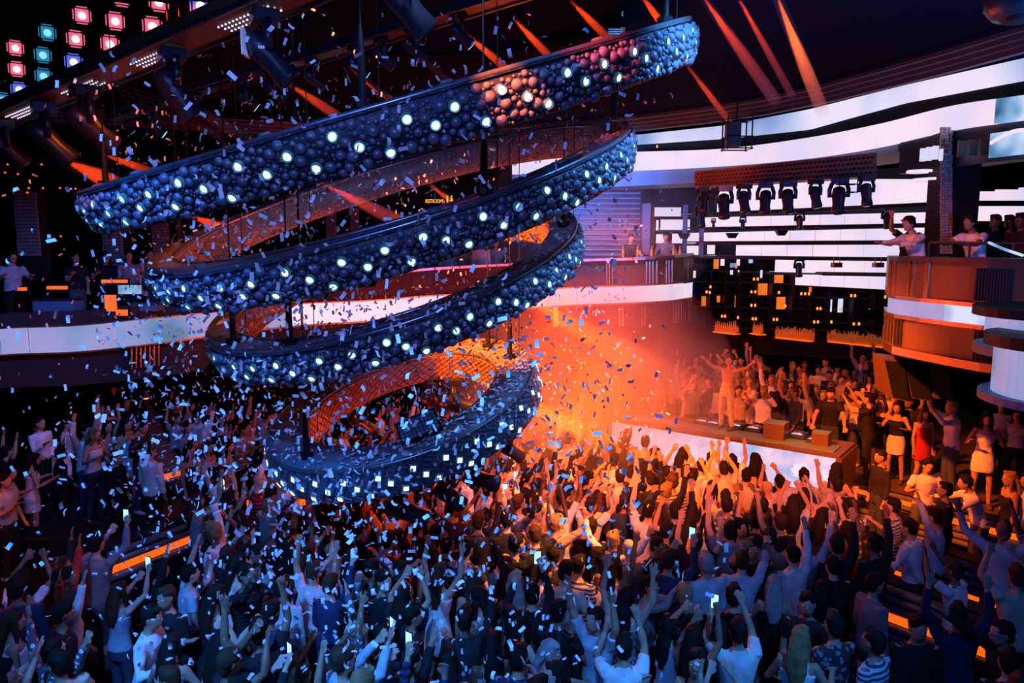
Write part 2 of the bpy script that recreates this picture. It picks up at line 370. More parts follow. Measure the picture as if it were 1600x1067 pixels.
ribbon(ribt, 14, 'led_ribbon', 'upper curved LED ribbon under the ceiling cove on the right', lambda i: M['ledblue'] if i >= 12 else M['led'])
# the pale pink bar shown by the ribbon
def flatbar(a, b, wd, d, off, m, label):
    p, q = U(a[0], a[1], d[0]), U(b[0], b[1], d[1]); r = MB(); t = (q - p).normalized(); u = Vector((0, 0, 1)) - t * t.z; u.normalize()
    r.box((p + q) / 2, ((q - p).length, 0.01, wd), (t, t.cross(u), u)); return r
# lower bulkhead soffit behind the ribbon, running over the bar
soff = MB(); pts = [U(px, yb, d + 0.2) for px, yt, yb, d in ribt[:50:3]]
wall(soff, pts, [U(px, yb + 24 if px < 1200 else yb + 14, d + 0.2).z for px, yt, yb, d in ribt[:50:3]], [U(px, yt + 4, d + 0.2).z for px, yt, yb, d in ribt[:50:3]], 1.2)
tag(put('trim_3', soff, M['bluepanel']), 'deep blue soffit below the upper screen ribbon', kind='structure')

# LED wall of stacked rows on the right
lw = empty('led_wall', U(1250, 450, 19), 0, 'stack of long horizontal LED rows behind the right bar', 'LED screen')
rows_ = [(1118, 1470, 279, 336, 280, 318), (1088, 1470, 340, 358, 331, 350), (1076, 1470, 364, 379, 355, 377), (1150, 1470, 383, 400, 382, 404), (1212, 1400, 404, 425, 407, 428), (1245, 1400, 429, 445, 431, 453)]
for x0, x1, yt0, yb0, yt1, yb1 in rows_:
    n_ = max(3, int((x1 - x0) / 38)); xs = np.linspace(x0, x1, n_ + 1)
    for i in range(n_):
        pts, za, zb = [], [], []
        for x in (xs[i] + 0.25, (xs[i] + xs[i + 1]) / 2, xs[i + 1] - 0.25):
            f = (x - x0) / (x1 - x0); d = 21.5 - (x - 1076) * 0.006
            pts.append(U(x, 385, d)); za.append(U(x, yb0 + (yb1 - yb0) * f, d).z); zb.append(U(x, yt0 + (yt1 - yt0) * f, d).z)
        r = MB(); wall(r, pts, za, zb, 0.1); put('led_panel', r, M['led'], lw)
for x0, x1, ya, yb in ((1515, 1660, 299, 313), (1515, 1660, 322, 345)):
    for i in range(4):
        a = x0 + (x1 - x0) * i / 4; b = x0 + (x1 - x0) * (i + 1) / 4; dd = 17.2
        r = MB(); wall(r, [U(a + .4, 385, dd), U(b, 385, dd)], [U(a, yb, dd).z] * 2, [U(a, ya - (i * 3 if ya < 310 else 0), dd).z] * 2, 0.1); put('led_panel', r, M['led'], lw)
# rails between the rows
for ya, yb, x0, x1 in ((338, 319, 1060, 1480), (360, 352, 1016, 1480), (381, 379, 1016, 1480), (402, 406, 1085, 1400), (427, 430, 1200, 1400)):
    a, b = U(x0, ya, 21.3), U(x1, yb, 19.0)
    t = empty('lighting_rail', (a + b) / 2, 0, {338: 'long dark rail under the top LED row', 360: 'dark rail under the second LED row', 381: 'dark rail at eye level under the third LED row', 402: 'dark rail under the fourth LED row', 427: 'short dark rail between the two lowest LED rows'}[ya], 'rail', 'rails of the LED wall')
    r = MB(); r.tube([a, b], 0.045, 6); put('rail_tube', r, M['gun'], t)
    r = MB(); r.tube([a + Vector((0, -0.1, 0.05)), b + Vector((0, -0.1, 0.05))], 0.02, 6); put('rail_tube', r, M['steel'], t)
wb = MB(); wall(wb, [U(990, 385, 22.4), U(1238, 385, 21.2), U(1242, 385, 21.18), U(1500, 385, 19.6)], [4.98, 4.98, 4.15, 4.15], 7.4, 0.2); tag(put('wall_bar', wb, M['dark']), 'dark backing wall of the LED rows', kind='structure')
# framed bright panes behind the bartenders
wf = empty('glazed_screen', U(1045, 400, 21), 0, 'grid of bright panes in dark frames behind the upper bar', 'screen')
for x0, y0, x1, y1 in ((1021, 324, 1064, 338), (1032, 343, 1078, 359), (1025, 344, 1029, 360), (1050, 365, 1092, 380), (1025, 366, 1040, 380), (1073, 384, 1092, 398), (1105, 382, 1117, 397), (1150, 384, 1162, 398)):
    a, b = U(x0, y1, 20.9), U(x1, y0, 20.9); r = MB(); r.box((a + b) / 2, (b.x - a.x, 0.04, b.z - a.z)); put('pane', r, M['led'], wf)
for x in (1018, 1070, 1096): r = MB(); a, b = U(x, 402, 20.85), U(x, 320, 20.85); r.box((a + b) / 2, (0.12, 0.1, b.z - a.z)); put('mullion', r, M['bluepanel'], wf)
a, b = U(1002, 398, 20.5), U(1016, 318, 20.5); r = MB(); r.box((a + b) / 2, (b.x - a.x, 0.2, b.z - a.z)); tag(put('column', r, M['bluepanel']), 'pale blue column beside the upper bar', kind='structure')
# blue louvred wall behind left bartender
lv = empty('louvre_screen', U(950, 400, 21), 0, 'blue louvre screen of thin horizontal slats behind the upper bar', 'screen')
for k in range(13):
    y = 302 + k * 8; a, b = U(895, y, 20.9), U(1000, y, 20.9); r = MB(); r.box((a + b) / 2, (b.x - a.x, 0.12, 0.05)); put('slat', r, M['bluepanel'], lv)
a, b = U(880, 405, 21.1), U(1003, 290, 21.1); r = MB(); r.box((a + b) / 2, (b.x - a.x, 0.1, b.z - a.z)); put('backing', r, M['gun'], lv)

# ------------------------------------------------------------------ mezzanine with the long lower ribbon
low = spline([(-90, 528, 568, 13.0), (0, 515, 554, 13.5), (120, 510, 549, 14.2), (241, 498, 536, 15), (344, 488, 522, 16), (463, 476, 508, 17), (589, 470, 500, 18), (675, 463, 491, 18.6), (800, 456, 482, 19), (900, 450, 476, 19), (1000, 447, 472, 18.7), (1050, 444, 469, 18.9), (1070, 442, 466, 19.3), (1082, 440, 464, 20.6)], 79)
ribbon(low, 26, 'led_ribbon', 'long pale LED ribbon round the mezzanine front across the room', lambda i: M['ledleft'] if i < 12 else M['led'])
def lowpath(dy, off, a=0, b=79, st=1): return [U(px, yb + dy, d + off) for px, yt, yb, d in low[a:b:st]]
mez = empty('mezzanine_front', U(700, 520, 18.8)); tag(mez, 'curved mezzanine front clad in wood around the screen ribbon', kind='structure')
r = MB(); wall(r, lowpath(0, .02), [U(px, yt - 2, d).z for px, yt, yb, d in low], [U(px, yt + 1, d).z for px, yt, yb, d in low], 0.7); put('upper_ledge', r, M['bronze'], mez)
r = MB(); wall(r, lowpath(0, .02), [U(px, yb, d).z for px, yt, yb, d in low], [U(px, yb + 3, d).z for px, yt, yb, d in low], 0.7); put('lower_ledge', r, M['bronze'], mez)
seg = low[:]; r = MB(); wall(r, lowpath(0, .15), [U(px, yb + (55 if px < 330 else 38), d).z for px, yt, yb, d in seg], [U(px, yb + 2, d).z for px, yt, yb, d in seg], 0.5); put('lower_panel', r, M['slat'], mez)
seg = low[:]; r = MB(); wall(r, lowpath(0, .15), [U(px, yt + 2, d).z for px, yt, yb, d in seg], [U(px, yt - (22 if px < 600 else 42), d).z for px, yt, yb, d in seg], 0.4); put('upper_panel', r, M['slat'], mez)
r = MB(); wall(r, lowpath(0, -.12, 44), [U(px, yt - 45, d).z for px, yt, yb, d in low[44:]], [U(px, yt - 41, d).z for px, yt, yb, d in low[44:]], 0.8); put('counter', r, M['steel'], mez)
for x0 in (948, 952, 957, 1010, 1015, 1020, 1026, 1041, 1045, 1050, 1074):   # ribs above
    q = np.interp(x0, low[:, 0], low[:, 3]); yt = np.interp(x0, low[:, 0], low[:, 1])
    a, b = U(x0, yt - 3, q + .06), U(x0, yt - 38, q + .06); r = MB(); r.tube([a, b], 0.03, 6); put('rib', r, M['bronze'], mez)
for x0 in (968, 973, 1003, 1008, 1052, 1056, 1060, 1064, 1075, 205, 212, 219, 226, 233, 240, 247):
    q = np.interp(x0, low[:, 0], low[:, 3]); yb = np.interp(x0, low[:, 0], low[:, 2])
    a, b = U(x0, yb + 4, q + .06), U(x0, yb + 36, q + .06); r = MB(); r.tube([a, b], 0.03, 6); put('rib', r, M['bronze'], mez)
# mezzanine slab
fl = MB(); a = lowpath(-10, .5, 0, 79, 3); za = [p.z for p in a]
n = len(a); vs = [Vector((p.x, p.y, p.z - .1)) for p in a] + [Vector((p.x * (1.0 if p.x > 2 else 1.05), 26, p.z - .1)) for p in a]
vs += [v + Vector((0, 0, 0.1)) for v in vs]; N2 = 2 * n
fl.add(vs, [(k, k + 1, n + k + 1, n + k) for k in range(n - 1)] + [(N2 + k, N2 + n + k, N2 + n + k + 1, N2 + k + 1) for k in range(n - 1)] + [(k, N2 + k, N2 + k + 1, k + 1) for k in range(n - 1)])
tag(put('floor_mezzanine', fl, M['dark']), 'dark floor slab of the mezzanine', kind='structure')

# back bar wall with niches
bw = MB(); wall(bw, [U(1082, 480, 23.0), U(1200, 480, 22.4), U(1400, 480, 21)], 2.0, 5.1, 0.25); tag(put('wall_bottle', bw, M['dark']), 'dark back wall of the candlelit bar shelves', kind='structure')
sh = empty('bar_shelving', U(1240, 545, 21.6), 0, 'dark tiered shelving with candle niches under the LED wall', 'shelving')
for k, y in enumerate((424, 441, 461, 480, 500, 512)):
    r = MB(); wall(r, [U(1084 + 0 * k, y, 22.5), U(1200, y + (1 if k < 3 else 4), 21.9), U(1392, y + (6 if k < 3 else 9), 20.6)], [U(1084, y, 22.5).z, U(1200, y + 3, 21.9).z, U(1392, y + 8, 20.6).z], [U(1084, y, 22.5).z + .05, U(1200, y + 3, 21.9).z + .05, U(1392, y + 8, 20.6).z + .05], 0.35); put('shelf', r, M['slat'], sh)
for x in (1108, 1131, 1152, 1178, 1204, 1236, 1262, 1292, 1330, 1362):
    a, b = U(x, 514, 21.9 - (x - 1100) * .005), U(x, 425 if x < 1240 else 456, 21.9 - (x - 1100) * .005); r = MB(); r.box((a + b) / 2, (0.05, 0.3, b.z - a.z)); put('divider', r, M['black'], sh)
for x0, y0, x1, y1, mm in ((1115, 405, 1123, 420, 'amber'), (1126, 402, 1132, 415, 'led'), (1141, 411, 1149, 418, 'ledblue'), (1151, 402, 1156, 415, 'led'), (1149, 411, 1152, 419, 'amber'), (1141, 422, 1145, 429, 'led'), (1153, 422, 1155, 433, 'led'), (1188, 422, 1191, 434, 'led'), (1209, 423, 1224, 442, 'amber'), (1184, 443, 1199, 461, 'amber'), (1213, 464, 1227, 483, 'amber'), (1096, 463, 1103, 478, 'amber'), (1120, 462, 1125, 472, 'amber'), (1148, 462, 1151, 480, 'amber'), (1264, 447, 1268, 459, 'amber'), (1083, 423, 1087, 434, 'led'), (1291, 468, 1300, 487, 'ledblue'), (1309, 467, 1317, 488, 'ledblue'), (1170, 405, 1176, 411, 'ledblue')):
    d = 22.0 - (x0 - 1100) * .005; a, b = U(x0, y1, d), U(x1, y0, d); r = MB(); r.box((a + b) / 2, (b.x - a.x, 0.05, b.z - a.z)); put('niche_panel', r, M[mm], sh)
cand = MB(); cand.tube([(0, 0, 0), (0, 0, .06), (0, 0, .1)], [.045, .05, .03], 8); cme = cand.mesh('candle', M['candle'])
cspots = [(1178, 438), (1184, 438), (1174, 458), (1180, 458), (1217, 459), (1252, 461), (1258, 461), (1264, 461), (1110, 450), (1104, 458), (1109, 459), (1174, 479), (1180, 479), (1227, 480), (1277, 484), (1282, 484), (1312, 486), (1128, 496), (1133, 496), (1153, 498), (1176, 500), (1181, 500), (1209, 501), (1214, 501), (1272, 505), (1278, 505), (1299, 505), (1334, 508), (1342, 508), (1330, 464), (1336, 464), (1383, 466), (1358, 487)]
for i, (x, y) in enumerate(cspots):
    lvls = 'first second third fourth fifth'.split()
    o = link('candle', cme, None, U(x, y, 21.75 - (x - 1100) * .005)); o.scale = (.62, .62, .8)
    tag(o, 'small amber candle glowing on the %s, %s' % ('top shelf' if y < 442 else 'upper shelf' if y < 470 else 'middle shelf' if y < 490 else 'lower shelf', 'left end' if x < 1140 else 'left of the big amber panels' if x < 1200 else 'right of the big amber panels' if x < 1260 else 'middle of the right half' if x < 1320 else 'right end'), 'candle', 'candles in the bar niches')
bot = MB(); bot.rings([(0, 0, 0, .035, .035), (0, 0, .18, .036, .036), (0, 0, .22, .014, .014), (0, 0, .3, .013, .013)], 8); bme = bot.mesh('bottle', M['bottle'], True)
shf = empty('bottle_shelf', U(1240, 535, 21), 0, 'orange lit stepped bottle shelf along the back bar', 'shelf')
for si, (xa, ya, xb, yb_) in enumerate(((1118, 518, 1152, 522), (1178, 521, 1190, 523), (1213, 527, 1270, 533), (1294, 533, 1360, 540), (1355, 540, 1392, 543))):
    a, b = U(xa, ya, 20.6), U(xb, yb_, 20.0); r = MB(); t_ = (b - a).normalized(); r.box((a + b) / 2, ((b - a).length, .25, .03), (t_, Vector((0, 0, 1)).cross(t_), Vector((0, 0, 1)))); put('lit_shelf', r, M['strip'], shf)
    n_ = int((xb - xa) / 3)
    for k in range(n_):
        for rr in (0, 1):
            f = (k + .5 * rr + .3) / n_; o = link('bottle', bme, None, a.lerp(b, f) + Vector((0, .06 - .12 * rr, .016))); o.scale = (1, 1, random.uniform(.7, 1.15))
            tag(o, 'small amber bottle on the %s of the back bar' % ['leftmost lit shelf', 'tiny lit shelf second from left', 'middle lit shelf', 'long lit shelf right of the middle', 'lit shelf end by the balcony'][si], 'bottle', 'bottles on lit shelf %s of the back bar' % 'one two three four five'.split()[si])

# ------------------------------------------------------------------ right balcony drum
db = np.array([(1383, 13.2), (1386, 12.2), (1400, 11.7), (1440, 11.1), (1490, 10.5), (1540, 10.0), (1600, 9.6), (1700, 9.2)])
def drum(z, off=0, upto=8): return [U(px, 450, d + off) for px, d in db[:upto]]
bal = empty('balcony', U(1480, 545, 10.8)); tag(bal, 'round wood clad balcony on the right with bronze ledges', kind='structure')
def band(name, z0, z1, off, t, m, upto=8): r = MB(); wall(r, drum(0, off, upto), z0, z1, t); put(name, r, m, bal)
band('counter', 5.08, 5.14, -.1, .9, M['gun']); band('upper_panel', 4.52, 5.08, .06, .3, M['wood']); band('ledge', 4.47, 4.53, -.03, .3, M['bronze'])
band('ledge', 4.17, 4.23, -.03, .3, M['bronze']); band('lower_panel', 3.72, 4.17, .08, .3, M['wood']); band('bottom_ledge', 3.6, 3.72, -.05, .9, M['bronze'])
def drumpt(px, off=0): d = np.interp(px, db[:, 0], db[:, 1]) + off; return U(px, 450, d)
for px in list(np.linspace(1525, 1577, 12)): p = drumpt(px, .03); r = MB(); r.tube([(p.x, p.y, 4.56), (p.x, p.y, 5.0)], .02, 6); put('slat', r, M['slat'], bal)
for px in (1390, 1398, 1420, 1427, 1446, 1449): p = drumpt(px, .05); r = MB(); r.tube([(p.x, p.y, 4.53), (p.x, p.y, 5.08)], .03, 6); put('slat', r, M['bronze'], bal)
for px in list(np.linspace(1388, 1412, 6)) + list(np.linspace(1530, 1585, 12)): p = drumpt(px, .04); r = MB(); r.tube([(p.x, p.y, 3.74), (p.x, p.y, 4.15)], .018, 6); put('slat', r, M['slat'], bal)
rb = empty('led_ribbon', drumpt(1470) + Vector((0, 0, 0)), 0, 'white and blue LED band round the right balcony', 'LED screen')
xs = [1388, 1405, 1434, 1477, 1506, 1535, 1560]
for i in range(6):
    pts = [drumpt(xs[i] + .6, .02), drumpt((xs[i] + xs[i + 1]) / 2, .02), drumpt(xs[i + 1], .02)]
    r = MB(); wall(r, pts, 4.23, 4.47, .1); put('led_panel', r, M['ledleft'] if i < 3 else M['ledblue'], rb)
r = MB(); pts = drum(0, .3); b2 = [Vector((p.x + .5, 14.4, 0)) for p in pts]; n = len(pts)
vs = [Vector((p.x, p.y, z)) for z in (3.98, 4.08) for p in pts + b2]
r.add(vs, [(k, k + 1, n + k + 1, n + k) for k in range(n - 1)] + [(2 * n + k, 3 * n + k, 3 * n + k + 1, 2 * n + k + 1) for k in range(n - 1)] + [(k, 2 * n + k, 2 * n + k + 1, k + 1) for k in range(n - 1)])
tag(put('floor_balcony', r, M['dark']), 'floor of the right balcony', kind='structure')
r = MB(); a, b = U(1452, 379, 11.6), U(1660, 381, 10.4); r.tube([a, b], .02, 8); hr = empty('handrail', (a + b) / 2, 0, 'thin dark handrail on the right balcony', 'handrail'); put('rail', r, M['gun'], hr)
for f in (0, .33, .66, 1): q = a.lerp(b, f); r = MB(); r.tube([(q.x, q.y, 5.1), q], .018, 6); put('post', r, M['gun'], hr)
r = MB(); r.tube([U(1545, 379, 10.9), U(1568, 389, 10.6), U(1598, 399, 10.2)], .02, 6); tag(put('light_tube', r, M['ledblue']), 'slanting pale blue light tube by the balcony rail', 'lamp'); recenter(bpy.data.objects['light_tube'])
# column with mosaic
cb = U(1487, 400, 12.6); r = MB(); r.box((cb.x, cb.y + .1, 4.08 + 1.61), (0.6, 0.5, 3.22)); colm = put('column', r, M['black']); tag(colm, 'black square column with a glittering mosaic strip', kind='structure')
r = MB()
for i in range(44):
    for j in range(3):
        c_ = U(1472 + j * 6.2, 201 + i * 4.5, 12.42); r.box(c_ + Vector((0, random.uniform(-.015, .01), 0)), (0.058, .03, .042), (Vector((1, random.uniform(-.15, .15), 0)).normalized(), Vector((0, 1, 0)), Vector((0, 0, 1))))
ms = link('mosaic_tiles', r.mesh('mosaic_tiles', M['mosaic']), colm); tag(ms, kind='stuff')
# sparkling columns on the left mezzanine
for x0, x1, y0, y1, d in ((27, 55, 300, 400, 15.5), (163, 190, 358, 440, 17), (240, 262, 345, 420, 18), (510, 525, 332, 380, 21), (548, 560, 325, 370, 21)):
    a, b = U(x0, y1, d), U(x1, y0, d); r = MB(); r.box(((a.x + b.x) / 2, d + .2, (a.z + b.z) / 2 - .2), (b.x - a.x, .3, b.z - a.z + .6)); cc = put('column', r, M['black']); tag(cc, 'slim mezzanine column faced with mirror mosaic', kind='structure')
    r = MB(); nx, nz = 6, int((b.z - a.z) / .07)
    for i in range(nx):
        for j in range(nz): r.box((a.x + (i + .5) * (b.x - a.x) / nx, d + .03 + random.uniform(-.012, .012), a.z + (j + .5) * (b.z - a.z) / nz), ((b.x - a.x) / nx * .85, .03, (b.z - a.z) / nz * .85))
    tag(link('mosaic_tiles', r.mesh('mosaic_tiles', M['mosaic']), cc), kind='stuff')
# structures right of the column, upper right
r = MB(); wall(r, [U(1405, 250, 13.6), U(1480, 240, 12.6), U(1560, 232, 11.6), U(1680, 220, 10.6)], [6.6, 6.6, 6.6, 6.6], [7.25, 7.3, 7.3, 7.3], .4); ub = put('trim_4', r, M['gun']); tag(ub, 'dark upper bulkhead with screens over the right balcony', kind='structure')
scr = empty('upper_screen', U(1575, 240, 11.4), 0, 'blue screen with white arc picture at the upper right bulkhead', 'screen')
r = MB(); a, b = U(1547, 240, 11.5), U(1640, 203, 10.7); t_ = Vector((b.x - a.x, b.y - a.y, 0)); L_ = t_.length; t_.normalize(); r.box(((a.x + b.x) / 2, (a.y + b.y) / 2, (a.z + b.z) / 2), (L_, .06, .36), (t_, Vector((0, 0, 1)).cross(t_), Vector((0, 0, 1)))); put('panel', r, M['ledblue'], scr)
r = MB()
for i in range(20):
    f = i / 19; q = U(1549 + 50 * f, 223 - 20 * math.sin(f * PI / 2), 11.36 - .45 * f); r.box(q, (.035, .02, .05))
tag(link('picture_arc', r.mesh('picture_arc', M['led']), scr), kind='stuff'); bpy.data.objects['picture_arc'].matrix_parent_inverse = Matrix.Translation(scr.location).inverted()
for i, (x0, x1, y0, y1) in enumerate(((1437, 1446, 232, 252), (1446, 1456, 230, 251), (1456, 1466, 228, 249), (1467, 1473, 233, 251))):
    a, b = U(x0 + .5, y1, 12.4), U(x1, y0, 12.4); r = MB(); r.box((a + b) / 2, (b.x - a.x, .05, b.z - a.z)); tag(put('window_%d' % (i + 1), r, M['led']), 'narrow bright window beside the mosaic column', kind='structure')
for i, (x0, x1, y0, y1) in enumerate(((1496, 1510, 220, 245), (1512, 1527, 218, 243), (1529, 1544, 215, 242))):
    a, b = U(x0, y1, 11.75), U(x1, y0, 11.75); r = MB(); r.box((a + b) / 2, (b.x - a.x, .05, b.z - a.z)); tag(put('window_%d' % (i + 5), r, M['wood']), 'brown panel over the right balcony', kind='structure')
# two bright oval ceiling rings near the column
for k, (x, y, rx) in enumerate(((1428, 268, .2), (1450, 281, .34))):
    r = MB(); c_ = U(x + 10, y, 13.0); n = 28
    r.tube([c_ + Vector((math.cos(2 * PI * i / n) * rx, math.sin(2 * PI * i / n) * rx * .9, 0)) for i in range(n + 1)], (.025), 6, False); tag(put('ring_light', r, M['led']), ('small' if k == 0 else 'larger') + ' bright oval ring light left of the mosaic column', 'lamp'); recenter(bpy.data.objects['ring_light' + ('' if k == 0 else '.001')])
# near drum at the right edge
def cyl(name, px, py, Y, rad, z0, z1, m, parent=None, seg=40):
    c_ = U(px, py, Y); r = MB(); r.rings([(c_.x, c_.y, z0, rad, rad), (c_.x, c_.y, z1, rad, rad)], seg); return put(name, r, m, parent)
nd = empty('round_kiosk', U(1680, 545, 8.2), 0, 'round black bar with stacked LED bands at the right edge', 'bar')
for z0, z1, rad, m in ((4.52, 4.62, .98, 'black'), (4.18, 4.52, .84, 'ledleft'), (4.08, 4.18, .95, 'bluepanel')): cyl('tier', 1678, 500, 8.2, rad, z0, z1, M[m], nd)
for z0, z1, rad, m in ((4.28, 4.40, .9, 'black'), (3.78, 4.28, .8, 'ledleft'), (3.7, 3.78, .92, 'bluepanel')): cyl('tier', 1700, 540, 7.4, rad, z0, z1, M[m], nd)

# ------------------------------------------------------------------ stage deck, steps and banquettes (right)
deck = MB(); e = [onz(1338, 752, .6), onz(1470, 784, .6), onz(1640, 826, .6)]
pl = [e[0], e[1], e[2], Vector((13, 13, .6)), Vector((13, 25, .6)), Vector((2.0, 25, .6)), Vector((1.6, 19.4, .6)), Vector((6.3, 15.6, .6))]
vs = [Vector((p.x, p.y, .02)) for p in pl] + pl; n = len(pl)
deck.add(vs, [tuple(range(n - 1, -1, -1)), tuple(range(n, 2 * n))] + [(k, (k + 1) % n, n + (k + 1) % n, n + k) for k in range(n)])
tag(put('floor_stage', deck, M['wood']), 'raised stage floor beside and behind the booth', kind='structure')
dirn = (e[2] - e[0]); dirn.z = 0; dirn.normalize(); nrm = Vector((dirn.y, -dirn.x, 0))
def padbench(name, label, p, L, zt, h, nrib, strip_at=1, wpad=.1, dvec=None, ends=True):
    dv = dvec or dirn; nv = Vector((dv.y, -dv.x, 0)); root = empty(name, (p.x, p.y, 0), 0, label, 'bench', 'padded step benches')
    r = MB(); c_ = Vector((p.x, p.y, (zt) / 2)) + dv * (L / 2) - nv * .22; r.box(c_, (L, .3, zt), (dv, -nv, Vector((0, 0, 1)))); put('body', r, M['black'], root)
    for k in range(nrib):
        z = zt - (k + .5) * h / nrib; a = Vector((p.x, p.y, z)); rr = h / nrib * .5
        if k == strip_at:
            r = MB(); r.box(a + dv * (L / 2) - nv * .01, (L, .05, rr * 1.5), (dv, -nv, Vector((0, 0, 1)))); put('light_strip', r, M['strip'], root)
        else:
            r = MB(); r.tube([a, a + dv * L], rr * .9, 10); put('padded_rib', r, M['pad'], root, True)
    return root
padbench('step_bench', 'long ribbed bench with orange strip along the stage edge', e[0] + nrm * .08, 3.6, .58, .5, 5, 1)
padbench('step_bench', 'lower ribbed bench one step below the stage edge', e[0] + nrm * .75 + dirn * .1, 3.4, .36, .34, 3, 5)
padbench('step_bench', 'ribbed bench with bright orange strip behind the man leaning forward', onz(1476, 800, .9) , 1.6, .95, .55, 5, 1)
padbench('step_bench', 'short ribbed bench with orange strip between the dancers and the couches', onz(1364, 905, .95), 1.5, .95, .75, 6, 3)
padbench('step_bench', 'dark ribbed bench at the right edge below the stage', onz(1546, 862, .9), 2.2, .9, .6, 5, 9)
padbench('step_bench', 'ribbed bench behind the man with his arm stretched up', onz(1378, 838, .8), 1.7, .8, .6, 5, 4)
padbench('step_bench', 'tall ribbed bench behind the blonde woman at the right edge', onz(1562, 790, 1.1), 1.8, 1.1, .7, 6, 5)
r = MB(); q = onz(1567, 950, 1.0); r.tube([onz(1570, 985, 1.0), q, onz(1605, 952, 1.0), onz(1640, 965, 1.0)], .015, 6); tag(put('metal_rail', r, M['strip']), 'thin bent metal rail at the lower right edge', 'rail'); recenter(bpy.data.objects['metal_rail'])  # rail glows in the strip colour, imitating orange light on metal
# left benches
dl = (onz(290, 726, .9) - onz(235, 742, .9)); dl.z = 0; dl.normalize()
padbench('step_bench', 'ribbed bench with orange strip under the narrow spotlight beam', onz(232, 738, .95), 1.1, .95, .9, 7, 1, dvec=dl)
padbench('step_bench', 'low ribbed bench with orange strip below the women on the left', onz(168, 862, .75), 1.6, .75, .5, 4, 2, dvec=dl)
padbench('step_bench', 'dark bench with orange strip in the lower left corner', onz(-40, 985, .8), .95, .8, .4, 3, 1, dvec=(onz(36, 945, .8) - onz(-40, 990, .8)).normalized())
padbench('step_bench', 'short bench with orange strip beside the lowest ring', onz(385, 770, .8), 1.1, .8, .4, 3, 1, dvec=Vector((1, .05, 0)).normalized())
pf = MB(); pf.box((onz(150, 800, .4)).to_tuple()[:2] + (.2,), (4.6, 2.6, .36)); tag(put('floor_platform', pf, M['black']), 'low dark platform under the dancers on the left', kind='structure')
tb = empty('cocktail_table', onz(300, 755, .85), 0, 'small orange lit table by the ribbed bench on the left', 'table'); tb.location.z = 0
q = onz(300, 755, .85)
for nm, zz_, rr_, hh in (('tabletop', .82, .42, .05), ('base', .0, .25, .03)): r = MB(); r.rings([(q.x, q.y, zz_, rr_, rr_), (q.x, q.y, zz_ + hh, rr_, rr_)], 24); put(nm, r, M['wood'], tb)
r = MB(); r.tube([(q.x, q.y, .03), (q.x, q.y, .82)], .04, 8); put('pedestal', r, M['gun'], tb)

# ------------------------------------------------------------------ DJ booth
A, B = onz(957, 655, 1.5), onz(1308, 712, 1.5); bd = (B - A); L = bd.length; bd.normalize(); bn = Vector((-bd.y, bd.x, 0)); Z = Vector((0, 0, 1))
booth = empty('dj_booth', (A + B) / 2 - Vector((0, 0, 1.5)), 0, 'long booth with a bright LED front facing the dance floor', 'DJ booth')
r = MB(); c_ = (A + B) / 2 + bn * .55; r.box((c_.x, c_.y, .73), (L, 1.0, 1.44), (bd, bn, Z)); put('cabinet', r, M['black'], booth)
for i in range(7):
    c_ = A + bd * (L * (i + .5) / 7); r = MB(); r.box((c_.x, c_.y, 1.08), (L / 7 - .012, .06, .74), (bd, bn, Z)); put('led_panel', r, M['ledbooth'], booth)
r = MB(); c_ = (A + B) / 2 + bn * .55; r.box((c_.x, c_.y, 1.48), (L + .1, 1.2, .05), (bd, bn, Z)); put('top', r, M['wood'], booth)
r = MB(); c_ = (A + B) / 2 + bn * .4; r.box((c_.x, c_.y, 1.515), (L * .96, .5, .02), (bd, bn, Z)); put('glass_top', r, M['bluepanel'], booth)
r = MB(); c_ = B + bd * .04 + bn * .55; r.box((c_.x, c_.y, .73), (.1, 1.2, 1.46), (bd, bn, Z)); put('end_panel', r, M['wood'], booth)
# pictures on the front
for f, wd, hh, zc in ((.40, .28, .34, 1.16), (.87, .34, .30, 1.10), (.955, .26, .36, 1.02)):
    r = MB(); c_ = A + bd * (L * f) - bn * .04; n = 14
    r.add([c_ * 1 + bd * (math.cos(2 * PI * k / n) * wd * (.5 + .12 * math.sin(3 * k))) + Z * (zc - c_.z + math.sin(2 * PI * k / n) * hh * (.5 + .1 * math.cos(4 * k))) for k in range(n)], [tuple(range(n))]); put('screen_picture', r, M['led'], booth)
def onbooth(px, py, z=1.53): return onz(px, py, z)
for i, (px, py) in enumerate(((1100, 661), (1117, 664), (1152, 668), (1180, 672), (1248, 682), (1275, 690))):
    q = onbooth(px, py); q.z = 1.526; t = empty('turntable', q, math.atan2(bd.y, bd.x), 'flat media player on the booth top, number %s from its left end' % 'first second third fourth fifth sixth'.split()[i], 'media player', 'players on the booth')
    t['label'] = ['flat player nearest the left end of the booth top', 'second flat player along the booth top', 'flat player just right of the shirtless performer', 'flat player between performer and speaker box', 'flat player in front of the man in black', 'flat player nearest the right end of the booth'][i]
    r = MB(); r.box((0, 0, .04), (.3, .34, .08)); link('housing', r.mesh('housing', M['gun']), t)
    r = MB(); r.rings([(0, .03, .08, .11, .11), (0, .03, .1, .1, .1)], 20); link('jog_wheel', r.mesh('jog_wheel', M['steel']), t)
    r = MB(); r.box((0, -.13, .085), (.2, .05, .01)); link('display', r.mesh('display', M['ledblue']), t)
for i, (px, py, s_) in enumerate(((1212, 684, .4), (1283, 694, .3))):
    q = onbooth(px, py); q.z = 1.526; t = empty('monitor_box', q, math.atan2(bd.y, bd.x), ['large pale topped box on the booth by the performer', 'small brown box on the booth before the man in black'][i], 'box')
    r = MB(); r.box((0, 0, s_ * .4), (s_, s_ * .8, s_ * .8)); link('case', r.mesh('case', M['wood']), t)
    r = MB(); r.box((0, 0, s_ * .81), (s_ * 1.02, s_ * .82, .02)); link('lid', r.mesh('lid', M['bluepanel']), t)
